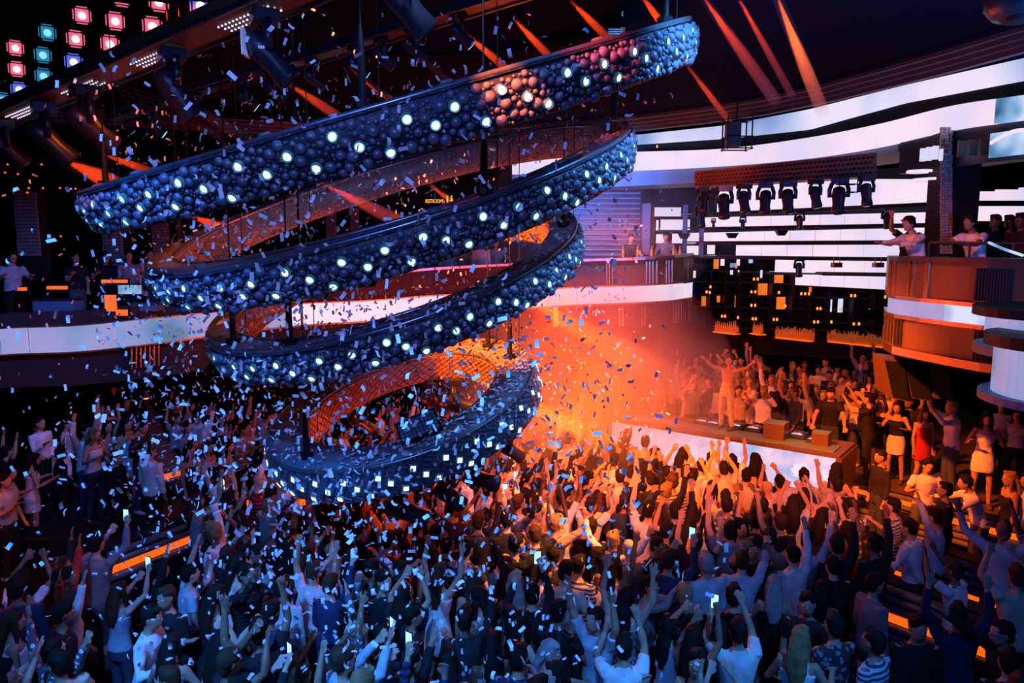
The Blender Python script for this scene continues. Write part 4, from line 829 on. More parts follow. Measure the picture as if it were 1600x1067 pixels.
for k, dx in enumerate((.30, .40)):
    c_ = Vector((dx, 0, .09)); sgp.ell(c_ + Vector((0, 0, .06)), (.018, .01, .02), 8, 5)
    if k == 0: sgp.box(c_ + Vector((0, 0, 0)), (.04, .01, .07)); sgp.box(c_ + Vector((0, 0, -.06)), (.03, .01, .06))
    else: sgp.box(c_ + Vector((0, 0, .0)), (.03, .01, .06)); sgp.hexa([c_ + Vector(v) for v in ((-.04, -.005, -.08), (.04, -.005, -.08), (.04, .005, -.08), (-.04, .005, -.08), (-.012, -.005, .02), (.012, -.005, .02), (.012, .005, .02), (-.012, .005, .02))])
po = link('pictogram', sgp.mesh('pictogram', M['text'])); po.parent = so; po.matrix_parent_inverse = Matrix.Identity(4)
po.location = (0, 0, 0); po.rotation_euler = (-PI / 2, 0, 0); po.scale = (1 / so.scale.x, 1, 1 / so.scale.y)
# rig lamps and small red lamps at the left
for i, (x, y) in enumerate(((12, 258), (37, 256), (65, 258), (8, 271), (28, 273), (52, 274), (24, 299), (29, 297), (45, 295), (67, 295), (94, 295), (118, 296), (138, 297), (43, 302), (128, 303))):
    q = U(x, y, 15); t = tag(link('string_lamp', bot.mesh('string_lamp', M['strip'], True), None, q), 'tiny red lamp on the strings at the far left', 'lamp', 'red lamps at the far left'); t.scale = (.6, .6, .12)
# furniture on left mezzanine
for i, (x0, y0, x1, y1, d, m, lb) in enumerate(((53, 470, 112, 502, 14.6, 'bluepanel', 'pale blue cabinet on the left mezzanine'), (178, 446, 212, 460, 15, 'ledblue', 'small blue menu screen on the left mezzanine'), (205, 476, 245, 486, 15, 'bluepanel', 'low blue box on the left mezzanine'))):
    a, b = U(x0, y1, d), U(x1, y0, d); r = MB(); r.box((0, 0, (b.z - a.z) / 2), (b.x - a.x, .4 if i != 1 else .06, b.z - a.z)); o = link('cabinet' if i != 1 else 'menu_screen', r.mesh('cabinet', M[m]), None, ((a.x + b.x) / 2, d + .2, a.z)); tag(o, lb, 'cabinet' if i != 1 else 'screen')
    r = MB(); r.box((0, -.01, b.z - a.z + .012), (b.x - a.x + .04, .42 if i != 1 else .1, .024)); link('top_board', r.mesh('top_board', M['gun']), o)
for i, (x0, y0, x1, y1, lb) in enumerate(((75, 447, 104, 452, 'orange glowing strip on the dark left mezzanine'), (30, 449, 40, 454, 'short orange strip at the far left mezzanine'), (166, 461, 180, 486, 'glowing orange lantern on the left mezzanine'), (183, 484, 198, 493, 'small glowing orange box beside the lantern'), (160, 437, 198, 442, 'orange lit edge above the menu screen'))):
    a, b = U(x0, y1, 14.7), U(x1, y0, 14.7); r = MB(); r.box((0, 0, (b.z - a.z) / 2), (b.x - a.x, .08, b.z - a.z)); o = link('glow_strip', r.mesh('glow_strip', M['strip']), None, ((a.x + b.x) / 2, 14.7, a.z)); tag(o, lb, 'lamp'); 
    r = MB(); r.box((0, .06, (b.z - a.z) / 2), (b.x - a.x + .04, .05, b.z - a.z + .04)); link('back_plate', r.mesh('back_plate', M['black']), o)

# ------------------------------------------------------------------ haze and beams
def volmat(name, dens, col=(1, 1, 1), noise=False, aniso=.25):
    m = bpy.data.materials.new(name); m.use_nodes = True; t = m.node_tree; t.nodes.clear(); o = t.nodes.new('ShaderNodeOutputMaterial'); v = t.nodes.new('ShaderNodeVolumeScatter')
    v.inputs['Density'].default_value = dens; v.inputs['Color'].default_value = col + (1,); v.inputs['Anisotropy'].default_value = aniso; t.links.new(v.outputs[0], o.inputs['Volume'])
    if noise:
        tc = t.nodes.new('ShaderNodeTexCoord'); n = t.nodes.new('ShaderNodeTexNoise'); n.inputs['Scale'].default_value = .55; n.inputs['Detail'].default_value = 3; r = t.nodes.new('ShaderNodeMapRange')
        r.inputs['From Min'].default_value = .36; r.inputs['From Max'].default_value = .68; r.inputs['To Max'].default_value = dens * 2.2; r.inputs['To Min'].default_value = dens * .15
        t.links.new(tc.outputs['Object'], n.inputs['Vector']); t.links.new(n.outputs[0], r.inputs['Value']); g = t.nodes.new('ShaderNodeTexGradient'); g.gradient_type = 'SPHERICAL'; mp = t.nodes.new('ShaderNodeMapping'); mp.inputs['Scale'].default_value = (1 / 3.2, 1 / 3.7, 1 / 3.0)
        mu = t.nodes.new('ShaderNodeMath'); mu.operation = 'MULTIPLY'; t.links.new(tc.outputs['Object'], mp.inputs['Vector']); t.links.new(mp.outputs[0], g.inputs['Vector']); m3 = t.nodes.new('ShaderNodeMath'); m3.operation = 'MULTIPLY'; m3.inputs[1].default_value = 2.2
        t.links.new(g.outputs['Fac'], mu.inputs[0]); t.links.new(r.outputs[0], mu.inputs[1]); t.links.new(mu.outputs[0], m3.inputs[0]); t.links.new(m3.outputs[0], v.inputs['Density'])
    return m
VH = volmat('haze_scatter', .17, noise=True, aniso=.1); VB = volmat('beam_haze', .5, aniso=.0); VU = volmat('thin_haze', .05, aniso=.1)
r = MB(); r.ell((0, 0, 0), (2.9, 3.4, 2.7), 24, 14); o = link('haze', r.mesh('haze', VH), None, (1.4, 14.0, 2.5)); tag(o, 'orange smoke drifting over the crowd in front of the booth', 'smoke', kind='stuff')
r = MB(); r.ell((0, 0, 0), (3.2, 1.6, 2.3), 24, 14); o = link('haze', r.mesh('haze', VU), None, (1.9, 18.6, 5.6)); tag(o, 'thin blue haze before the mezzanine bar', 'smoke', kind='stuff')
light('POINT', U(900, 640, 14.5), None, (1, .09, .002), 460, .3); light('POINT', U(860, 760, 12.5), None, (1, .14, .004), 330, .25); light('POINT', U(880, 500, 14.0), None, RED, 380, .3)  # unseen point lights added inside the smoke to make it glow
light('POINT', U(1010, 560, 16.4), None, (1, .10, .04), 260, .3); light('SPOT', U(820, 300, 15.6), U(960, 330, 19), (.12, .35, 1), 900, .1, 80, 1)  # one more added smoke light, and an added blue spot for the thin haze
def beam(p, q, r0, r1, color, energy, label, dens=None):
    p, q = Vector(p), Vector(q); d = q - p; L_ = d.length; d.normalize(); ang = math.atan2((r1 - r0), L_); back = r0 / max(math.tan(ang), .008); src = p - d * min(back, .8)
    r = MB(); n_ = 16; r.tube([Vector((0, 0, 0)), q - p], [r0, r1], n_); o = link('light_beam', r.mesh('light_beam', dens or VB), None, p); tag(o, label, 'light beam', kind='stuff')
    sp_ = light('SPOT', p - d * .02, q, color, energy, .01, 2 * math.degrees(math.atan2(r1, L_)) * 1.5, .2); return o
bl = [((285, 158, 10.2), (412, 232, 8.9), .07, .085), ((283, 186, 10.2), (352, 218, 9.6), .05, .06), ((447, 128, 9.8), (540, 190, 8.4), .05, .06), ((546, 106, 9.5), (614, 158, 8.6), .035, .04), ((636, 74, 9.3), (710, 134, 8.5), .035, .045), ((724, 50, 9.2), (792, 108, 8.4), .035, .045), ((803, 30, 9.1), (860, 90, 8.3), .035, .045), ((890, 0, 9), (950, 60, 8.2), .035, .045), ((1000, -10, 9), (1036, 40, 8.6), .03, .04),
      ((1095, -10, 8.2), (1212, 158, 11.8), .05, .10), ((1212, -10, 8.2), (1286, 176, 12.4), .06, .11), ((1150, -10, 8.2), (1238, 150, 11.4), .03, .06), ((1070, 98, 11), (1140, 190, 13), .03, .06), ((100, 250, 10), (190, 292, 9.4), .09, .11), ((160, 240, 10.5), (240, 270, 9.8), .05, .06), ((500, 285, 10.4), (655, 362, 9.3), .07, .1), ((668, 285, 12.5), (735, 340, 11.5), .05, .06), ((300, 338, 10.4), (350, 358, 9.8), .06, .07)]
for i, (a, b, r0, r1) in enumerate(bl):
    beam(U(*a), U(*b), r0, r1, RED if i != 10 else (1, .13, .01), (1500 if i < 9 else 3800 if i != 10 else 13000) if i < 13 else 1000, ['thick red beam from the leftmost far truss light', 'lower of the two red beams at the left', 'red beam ending at the top ring left half', 'faint red beam above the slatted drum', 'red beam dropping to the top ring from the eighth truss light', 'red beam left of the confetti strip above the top ring', 'red beam meeting the bright part of the top ring', 'red beam beside the red label above the top ring', 'short red beam at the top edge above the ring end', 'faint red beam left of the brightest ceiling beam', 'brightest orange beam striking the ribbed ceiling edge', 'faintest red beam between two ceiling beams', 'short red beam right of the top ring end', 'broad red beam at the far left above the top ring', 'red beam among orange confetti at the far left', 'broad red beam crossing the second ring', 'red beam passing behind the restroom sign', 'short red beam between first and second ring'][i])
VC = volmat('dense_beam_haze', .35, noise=False, aniso=0)
beam(U(800, 455, 15.5), U(1095, 618, 14.8), .20, .34, (1, .24, .01), 13000, 'broad bright orange beam above the booth through smoke', VC)
beam(U(700, 570, 13.0), U(965, 702, 13.4), .08, .17, (1, .32, .02), 9000, 'bright orange beam from the lowest ring to the crowd', VC)
q = U(228, 622, 12.2); beam(q, U(262, 735, 11.2), .035, .22, (1, .12, .01), 3200, 'narrow orange spotlight cone falling on the ribbed bench')
sl = empty('spotlight', q, 0, 'small bright spotlight under the left mezzanine', 'lamp'); r = MB(); r.tube([q + Vector((-.02, .02, .12)), q], [.03, .05], 12); put('can', r, M['gun'], sl); r = MB(); r.ell(q, (.05, .05, .02), 12, 6); put('lens', r, M['text'], sl)
benches = []
for o_ in [x for x in C.objects if x.name.startswith('step_bench')]:
    b_ = [c for c in o_.children if c.name.startswith('body')][0]; v_ = [b_.data.vertices[i].co for i in (0, 1)]; dd_ = (Vector(v_[1]) - Vector(v_[0])); l_ = dd_.length; benches.append((Vector((o_.location.x, o_.location.y, 0)), dd_.normalized(), l_))
# ------------------------------------------------------------------ people
def ev(mb, voxel, ratio, smooth=4, noise=0.0):
    me = mb.mesh('tmp', M['cloth']); o = link('tmp', me)
    a = o.modifiers.new('r', 'REMESH'); a.mode = 'VOXEL'; a.voxel_size = voxel
    if smooth: s = o.modifiers.new('s', 'SMOOTH'); s.iterations = smooth; s.factor = .5
    d = o.modifiers.new('d', 'DECIMATE'); d.ratio = ratio
    dg = bpy.context.evaluated_depsgraph_get(); r = bpy.data.meshes.new_from_object(o.evaluated_get(dg)); bpy.data.objects.remove(o)
    n = len(r.vertices); co = np.empty(n * 3); r.vertices.foreach_get('co', co); co = co.reshape(-1, 3)
    if noise:
        nn = np.empty(n * 3); r.vertices.foreach_get('normal', nn); nn = nn.reshape(-1, 3)
        f = np.sin(co[:, 2] * 46 + 3 * np.sin(co[:, 0] * 17)) * np.sin(co[:, 0] * 31 + co[:, 2] * 13 + 1.3) + .6 * np.sin(co[:, 2] * 85 + co[:, 1] * 40)
        co = co + nn * (f * noise)[:, None]; r.vertices.foreach_set('co', co.ravel())
    r.polygons.foreach_set('use_smooth', [True] * len(r.polygons)); r.update(); return r


def N(*v): return Vector(v).normalized()
POSES = {  # (upper arm dir R, forearm dir R, L, L), lean, head pitch ; facing +Y, right is +X
    'cheer': (N(.45, .15, .85), N(-.05, .2, 1), N(-.4, .25, .85), N(.1, .1, 1), .06, .15),
    'wide': (N(.75, .05, .6), N(.35, .15, .9), N(-.75, .1, .55), N(-.3, .1, .95), -.04, .25),
    'one_up': (N(.3, .2, .95), N(.0, .25, 1), N(-.2, .05, -1), N(-.1, .6, -.7), .05, .1),
    'left_up': (N(.2, .0, -1), N(-.1, .55, -.75), N(-.3, .3, .9), N(.05, .35, .95), .05, .1),
    'film': (N(.12, .75, .35), N(-.25, .45, .85), N(-.2, .7, .0), N(.35, .5, .7), .03, .05),
    'dance': (N(.5, .15, -.8), N(-.1, .85, .35), N(-.45, .2, -.8), N(.25, .8, .25), .1, -.1),
    'clap': (N(.25, .65, .45), N(-.45, .35, .75), N(-.25, .65, .45), N(.45, .35, .75), .05, .05),
    'stand': (N(.16, .0, -1), N(.0, .2, -1), N(-.16, .0, -1), N(.0, .25, -1), .0, .0),
    'drink': (N(.15, .3, -.8), N(-.15, .8, .55), N(-.2, .0, -1), N(.2, .5, -.6), .0, .1),
    'point': (N(.25, .75, .5), N(.05, .8, .55), N(-.3, -.1, -.9), N(.1, .6, -.5), .06, .1),
    'lean': (N(.2, .85, -.35), N(-.2, .95, .05), N(-.25, .8, -.4), N(.25, .9, .0), .35, .0),
    'arms_out': (N(.7, .55, .35), N(.2, .6, .5), N(-.85, -.1, .35), N(-.7, .3, .55), -.1, .45),
    'reach': (N(.3, .5, -.75), N(.1, .75, -.6), N(-.3, .5, -.75), N(-.1, .75, -.6), .22, -.35),
}
PM = {}
def build(pose, sex, outfit):
    key = (pose, sex, outfit)
    if key in PM: return PM[key]
    f = sex == 'f'; ua1, fa1, ua2, fa2, lean, hp = POSES[pose]
    sw, hw, ww = (.165, .165, .115) if f else (.19, .155, .14)
    def T(p):
        p = Vector(p)
        if p.z > .92: k = p.z - .92; p = Vector((p.x, p.y + math.sin(lean) * k, .92 + k * math.cos(lean)))
        return p
    tors = [(0, 0, .84, hw * .9, .10), (0, -.01, .92, hw, .115), (0, 0, 1.02, ww * 1.12, .1), (0, .0, 1.12, ww, .09), (0, .012 if f else 0, 1.25, ww * 1.18, .115 if f else .105), (0, 0, 1.35, sw * .98, .105), (0, -.005, 1.41, sw * .9, .08), (0, -.01, 1.45, sw * .45, .06), (0, -.005, 1.48, .058, .055)]
    def torso(mb, grow, z0, z1):
        rr = [(x, y, z, a + grow, b + grow) for x, y, z, a, b in tors if z0 <= z <= z1]
        seg = 18; vs = [T((x + math.cos(2 * PI * k / seg) * a, y + math.sin(2 * PI * k / seg) * b, z)) for x, y, z, a, b in rr for k in range(seg)]; n = len(rr)
        mb.add(vs, [(i * seg + k, i * seg + (k + 1) % seg, (i + 1) * seg + (k + 1) % seg, (i + 1) * seg + k) for i in range(n - 1) for k in range(seg)] + [tuple(range(seg - 1, -1, -1)), tuple((n - 1) * seg + k for k in range(seg))])
    S = [T((sw - .02, -.005, 1.405)), T((-sw + .02, -.005, 1.405))]; arms = []
    for s_, ua, fa in ((S[0], ua1, fa1), (S[1], ua2, fa2)):
        e_ = s_ + ua * .28; w_ = e_ + fa * .25; arms.append((s_, e_, w_, fa))
    k_ = .92 if f else 1.0
    legs = []
    spread = .1 if pose in ('stand', 'drink', 'film') else .14
    for s_ in (1, -1):
        hip = Vector((s_ * .085, 0, .9)); kn = Vector((s_ * (spread - .02), .035 if s_ > 0 else .01, .49)); an = Vector((s_ * spread, -.03, .085)); legs.append((hip, kn, an))
    # body
    b = MB(); torso(b, 0, .8, 1.5)
    for s_, e_, w_, fa in arms:
        m1 = s_.lerp(e_, .5); m2 = e_.lerp(w_, .35)
        b.tube([s_ - (e_ - s_) * .12, s_, m1, e_, m2, w_], [.045 * k_, .056 * k_, .046 * k_, .038 * k_, .04 * k_, .026 * k_], 10)
        side = fa.cross(Vector((0, 1, 0))) if abs(fa.y) < .9 else fa.cross(Vector((0, 0, 1))); side.normalize(); nrm = side.cross(fa).normalized()
        # palm and five fingers
        b.tube([w_ - fa * .01, w_ + fa * .03, w_ + fa * .085], [(.026, .018), (.037, .015), (.04, .014)], 10, flat=nrm)
        for q, ln in ((-.03, .062), (-.010, .076), (.011, .071), (.031, .055)):
            r0 = w_ + fa * .075 + side * q; d1 = (fa + side * q * 7).normalized(); d2 = (d1 + nrm * .45).normalized()
            b.tube([r0, r0 + d1 * ln * .5, r0 + d1 * ln * .5 + d2 * ln * .5], [.0105, .0098, .0085], 6)
        th = w_ + fa * .025 - side * .026; b.tube([th, th + (fa - side).normalized() * .035, th + (fa - side).normalized() * .035 + (fa - side * .3).normalized() * .03], [.013, .0115, .0095], 6)
    for hip, kn, an in legs:
        b.tube([hip, hip.lerp(kn, .35), kn, kn.lerp(an, .35) + Vector((0, -.015, 0)), an, an - Vector((0, 0, .05))], [.085, .078, .05, .052, .034, .035], 12)
        b.tube([an + Vector((0, -.045, -.05)), an + Vector((0, .05, -.05)), an + Vector((0, .17, -.062))], [(.035, .032), (.04, .03), (.035, .018)], 8)
    hc = T((0, .0, 1.485)) ; neck_top = T((0, .015, 1.55)); b.tube([T((0, -.008, 1.43)), T((0, 0, 1.5)), neck_top + Vector((0, 0, .03))], [.06 * k_, .05 * k_, .05 * k_], 10)
    R3 = Matrix.Rotation(hp, 3, 'X'); hd = T((0, .02, 1.635))
    def H(v): return hd + R3 @ Vector(v)
    hr = [(-.115, .03, .03, .028), (-.1, .028, .048, .048), (-.07, .02, .062, .07), (-.03, .01, .069, .085), (.01, 0, .073, .092), (.05, -.005, .073, .092), (.085, -.01, .06, .075), (.11, -.012, .034, .042)]
    sg = 14; vs = [H((math.cos(2 * PI * k / sg) * a, y + math.sin(2 * PI * k / sg) * bb, z)) for z, y, a, bb in hr for k in range(sg)]; n = len(hr)
    b.add(vs, [(i * sg + k, i * sg + (k + 1) % sg, (i + 1) * sg + (k + 1) % sg, (i + 1) * sg + k) for i in range(n - 1) for k in range(sg)] + [tuple(range(sg - 1, -1, -1)), tuple((n - 1) * sg + k for k in range(sg))])
    b.tube([H((0, .085, .02)), H((0, .108, -.022)), H((0, .092, -.03))], [.010, .015, .012], 6)      # nose
    for s_ in (1, -1): b.ell(H((s_ * .074, 0, -.005)), (.012, .02, .03), 8, 6)                       # ears
    b.tube([H((-.022, .09, -.056)), H((0, .096, -.055)), H((.022, .09, -.056))], [.007, .010, .007], 6)  # lips
    b.tube([H((-.045, .078, .03)), H((0, .09, .025)), H((.045, .078, .03))], [.009, .009, .009], 6)      # brow
    body = ev(b, .0095, .17, 2)
    body.materials.clear(); body.materials.append(M['skin'])
    e = MB()
    for s_ in (1, -1):
        e.ell(H((s_ * .03, .083, .008)), (.013, .01, .009), 8, 5, None, 0); e.ell(H((s_ * .03, .0905, .008)), (.006, .0045, .006), 6, 4, None, 1)
    eyes = e.mesh('eyes', [M['white_mark'], M['black']])
    out = {'body': body, 'eyes': eyes}
    full = outfit in ('shirt',)
    def sleeves(mb, frac, gr):
        for s_, e_, w_, fa in arms:
            if frac > 1: mb.tube([s_ - (e_ - s_) * .12, s_, s_.lerp(e_, .5), e_, w_.lerp(e_, .1)], [.06, .067 * k_, .058, .052, .042], 10)
            else: mb.tube([s_ - (e_ - s_) * .12, s_, s_.lerp(e_, .5), s_.lerp(e_, frac)], [.06 * k_, .068 * k_, .062 * k_, .063 * k_], 10)
    if outfit in ('tee', 'shirt'):
        c = MB(); torso(c, .016, .84, 1.455); sleeves(c, 1.2 if full else .62, .012); 
        c.tube([T((0, -.008, 1.44)), T((0, -.004, 1.475))], [.075, .068], 14)
        out['shirt' if full else 't_shirt'] = ev(c, .016, .30, 3, .0035)
    elif outfit in ('top', 'skirt'):
        c = MB(); torso(c, .012, 1.02 if outfit == 'skirt' else .92, 1.36)
        for x in (.09, -.09): c.tube([T((x, .075, 1.34)), T((x, .03, 1.44)), T((x, -.06, 1.43)), T((x, -.09, 1.33))], .012, 6)
        out['top'] = ev(c, .014, .3, 2, .002)
    elif outfit == 'dress':
        c = MB(); torso(c, .012, .84, 1.36); c.rings([(0, 0, .66, .185, .15), (0, 0, .8, .185, .14), (0, 0, .95, .165, .125)], 18)
        for x in (.09, -.09): c.tube([T((x, .075, 1.34)), T((x, .03, 1.44)), T((x, -.06, 1.43)), T((x, -.09, 1.33))], .012, 6)
        out['dress'] = ev(c, .015, .3, 3, .003)
    if outfit == 'skirt':
        c = MB(); c.rings([(0, 0, .62, .175, .14), (0, 0, .8, .185, .14), (0, 0, .93, .175, .13), (0, 0, 1.04, .135, .115)], 20); out['skirt'] = ev(c, .016, .35, 2, .003)
    elif outfit != 'dress':
        c = MB(); c.rings([(0, 0, .8, hw * 1.02, .12), (0, 0, .92, hw + .014, .128), (0, 0, 1.0, ww * 1.12 + .012, .112)], 16)
        for hip, kn, an in legs: c.tube([hip, hip.lerp(kn, .35), kn, kn.lerp(an, .5), an], [.098, .092, .068, .062, .058], 10)
        out['trousers'] = ev(c, .018, .3, 2, .003)
    c = MB()
    for hip, kn, an in legs:
        c.tube([an + Vector((0, -.06, -.045)), an + Vector((0, .0, -.04)), an + Vector((0, .1, -.05)), an + Vector((0, .185, -.062))], [(.036, .038), (.043, .042), (.046, .032), (.036, .02)], 8)
        if not f: c.tube([an + Vector((0, 0, .03)), an + Vector((0, 0, -.03))], .045, 8)
    out['shoes'] = c.mesh('shoes', M['cloth'], True)
    c = MB(); c.ell(H((0, -.016, .038)), (.087, .102, .093), 14, 9); c.ell(H((0, -.05, -.01)), (.078, .066, .082), 12, 7); c.ell(H((.02, .05, .09)), (.05, .04, .035), 8, 6)
    if f:
        c.tube([H((0, -.05, .05)), H((0, -.085, -.02)), T((0, -.10, 1.5)), T((0, -.115, 1.38)), T((0, -.12, 1.24))], [(.07, .06), (.085, .055), (.1, .05), (.1, .04), (.05, .02)], 12)
        for s_ in (1, -1): c.tube([H((s_ * .06, 0, .06)), H((s_ * .078, .005, -.03)), H((s_ * .078, .01, -.12)), T((s_ * .09, .03, 1.40))], [(.02, .035), (.022, .035), (.022, .03), (.012, .02)], 8)
    out['hair'] = ev(c, .013, .45, 1, .0045)
    for k, m in out.items():
        m.name = k
        if k in ('body', 'eyes'): continue
        m.materials.clear(); m.materials.append(M['hair'] if k == 'hair' else M['cloth'])
    PM[key] = out; return out


SK = {'fair': (.62, .40, .30), 'tan': (.48, .28, .19), 'brown': (.26, .14, .09), 'dark': (.11, .06, .04)}
TOPC = {'white': (.82, .82, .85), 'black': (.015, .015, .02), 'pale blue': (.42, .52, .66), 'grey': (.22, .23, .26), 'navy': (.02, .03, .09), 'beige': (.55, .48, .40), 'red': (.45, .03, .03)}
HAIRC = {'dark': (.014, .011, .01), 'brown': (.06, .03, .018), 'blonde': (.26, .17, .08), 'grey': (.3, .3, .32)}
PANT = [(.02, .02, .03), (.04, .05, .09), (.08, .09, .13), (.012, .012, .015)]
NP = [0]
def person(loc, rz, pose, sex, outfit, topc, hairc, skin, scale=1.0, label=None, group=None, pattern=None, bald=False, pant=None, rx=0):
    ms = build(pose, sex, outfit); o = link('person', ms['body']); NP[0] += 1
    o.location = loc; o.rotation_euler = (rx, 0, rz); o.scale = (scale,) * 3; o.color = SK[skin] + (1,)
    tag(o, label, 'person', group)
    for k, m in ms.items():
        if k == 'body': continue
        if k == 'hair' and bald: continue
        c = link(k, m, o)
        if k in ('t_shirt', 'shirt', 'top', 'dress'):
            c.color = TOPC[topc] + (1,)
            if pattern: c.material_slots[0].link = 'OBJECT'; c.material_slots[0].material = M['print_' if pattern == 'print' else pattern]
        elif k == 'skirt': c.color = (pant or (.02, .02, .03)) + (1,)
        elif k == 'trousers': c.color = (pant or random.choice(PANT)) + (1,)
        elif k == 'shoes': c.color = random.choice(((.02, .02, .02), (.6, .6, .62), (.1, .08, .06))) + (1,)
        elif k == 'hair': c.color = HAIRC[hairc] + (1,)
    return o


def hand(o, side, pose, sex):
    """world point between the raised fingers of a person"""
    ua1, fa1, ua2, fa2, lean, hp = POSES[pose]; sw = .165 if sex == 'f' else .19
    ua, fa = (ua1, fa1) if side > 0 else (ua2, fa2); z = 1.405 - .92
    s_ = Vector((side * (sw - .02), -.005 + math.sin(lean) * z, .92 + z * math.cos(lean))); p = s_ + ua * .28 + fa * .34
    return o.location + (Matrix.Rotation(o.rotation_euler.z, 3, 'Z') @ p) * o.scale.x
NPH = [0]
def phone(o, pose, sex, label):
    p = hand(o, 1, pose, sex); rz = o.rotation_euler.z; t = empty('phone', p, rz, label, 'phone', 'phones held up in the crowd'); NPH[0] += 1
    r = MB(); r.box((-.03, .03, .03), (.078, .01, .155)); link('case', r.mesh('case', M['black']), t)
    r = MB(); r.box((-.03, .0235, .03), (.07, .004, .142)); link('screen', r.mesh('screen', M['screen']), t)


# --- special figures, placed one by one
def at(px, pyfeet, z): return onz(px, pyfeet, z)
def toward(p, q): return math.atan2(-(q[0] - p[0]), q[1] - p[1])
p = at(1131, 672, 1.527) + bn * .1; person(p, toward(p, (-1, 10)) , 'arms_out', 'm', 'bare', 'white', 'dark', 'tan', .88, 'shirtless man in pale trousers standing on the booth, head thrown back', pant=(.6, .5, .42))
def S(px, pf, z, pose, sex, outfit, topc, hairc, skin, sc_, label, face=None, pattern=None, bald=False, pant=None, group=None):
    p = at(px, pf, z); rz = toward(p, face) if face else 0; return person(p, rz, pose, sex, outfit, topc, hairc, skin, sc_, label, group, pattern, bald, pant)
boothc = (A + B) / 2
S(1396, 753, .6, 'dance', 'f', 'skirt', 'black', 'dark', 'tan', .95, 'woman in black crop top and white skirt dancing beside the booth', (3, 9), pant=(.8, .75, .75))
S(1436, 765, .6, 'stand', 'f', 'dress', 'red', 'brown', 'tan', .93, 'woman in short red dress on the stage next to the white skirt', (7.5, 4))
S(1480, 777, .6, 'film', 'm', 'shirt', 'white', 'grey', 'fair', 1.06, 'grey haired man in white shirt and jeans filming on the stage', (2, 14), pant=(.07, .09, .14))
S(1530, 792, .6, 'dance', 'f', 'dress', 'white', 'dark', 'tan', 1.02, 'woman in tight short white dress at the right end of the stage', (5, 5))
S(1352, 752, .6, 'film', 'm', 'tee', 'black', 'dark', 'tan', 1.04, 'man in black T-shirt filming at the right end of the booth', (4.5, 16))
S(1414, 748, .6, 'cheer', 'm', 'tee', 'black', 'dark', 'brown', .98, 'man in black with both arms raised behind the white skirt', (3, 11))
S(1372, 745, .6, 'cheer', 'f', 'dress', 'black', 'brown', 'tan', .95, 'woman in black with raised arms between booth and white skirt', (2, 10))
S(1580, 770, .6, 'dance', 'f', 'top', 'white', 'dark', 'fair', .95, 'woman in white top behind the white dress at the stage end', (5, 9))
S(1555, 752, .6, 'stand', 'm', 'shirt', 'white', 'brown', 'fair', .95, 'man in white shirt partly behind the white dressed woman', (5, 6))
S(1292, 735, .6, 'reach', 'm', 'tee', 'black', 'dark', 'tan', 1.05, 'man in black printed T-shirt working the players at the booth', (4.2, 10), pattern=None)
S(1345, 730, .6, 'film', 'm', 'shirt', 'black', 'dark', 'fair', 1.02, 'photographer in black leaning over the right end of the booth', (4, 13))
S(1240, 722, .6, 'point', 'm', 'tee', 'pale blue', 'dark', 'fair', .98, 'man in pale blue T-shirt behind the booth near the speaker box', (5, 8))
for px, d, z, sx, of, pose, tc, sk, lb in ((1436, 12.6, 4.08, 'm', 'shirt', 'lean', 'white', 'tan', 'man in white shirt leaning over the balcony with outstretched hands'), (1420, 13.2, 4.08, 'm', 'tee', 'film', 'black', 'tan', 'man in dark shirt filming behind the leaning white shirt'), (1528, 11.9, 4.08, 'm', 'tee', 'lean', 'white', 'brown', 'man in white polo shirt leaning on the balcony right of the column'), (1552, 12.6, 4.08, 'm', 'tee', 'stand', 'black', 'dark', 'dark figure just right of the white polo shirt'), (1574, 12.8, 4.08, 'f', 'top', 'stand', 'black', 'dark', 'dark curly haired figure on the balcony at the right'), (1592, 12.0, 4.08, 'm', 'tee', 'stand', 'black', 'dark', 'dark figure at the right end of the balcony'), (1452, 13.6, 4.08, 'm', 'tee', 'stand', 'navy', 'tan', 'dark haired head close beside the mosaic column')):
    q = U(px, 400, d); q.z = z; person(q, toward(q, (1, 9)) if 'leaning over' not in lb else toward(q, (2, 11)), pose, sx, of, tc, 'dark', sk, 1.0, lb)
q = U(1038, 430, 19.8); q.z = U(1038, 405, 19.8).z - 1.02; person(q, toward(q, (3, 8)), 'reach', 'm', 'shirt', 'grey', 'dark', 'tan', 1.0, 'bartender in checked shirt pouring at the upper bar', None, 'check')
q = U(981, 430, 19.9); q.z = U(981, 405, 19.9).z - 1.05; person(q, toward(q, (5, 12)), 'reach', 'm', 'tee', 'black', 'dark', 'tan', 1.0, 'bartender in black bending over the left of the upper bar')
for i, px in enumerate((973, 996, 1018, 1052, 1062)):
    q = U(px, 402, 19.0); q.z = U(px, 403, 19.0).z + .01; o = link('glass_bottle', bme, None, q); tag(o, ['bottle on the upper bar left of the black shirted bartender', 'bottle on the upper bar right of the black shirted bartender', 'bottle on the upper bar left of the checked shirt', 'bottle on the upper bar right of the checked shirt', 'bottle at the right end of the upper bar'][i], 'bottle')
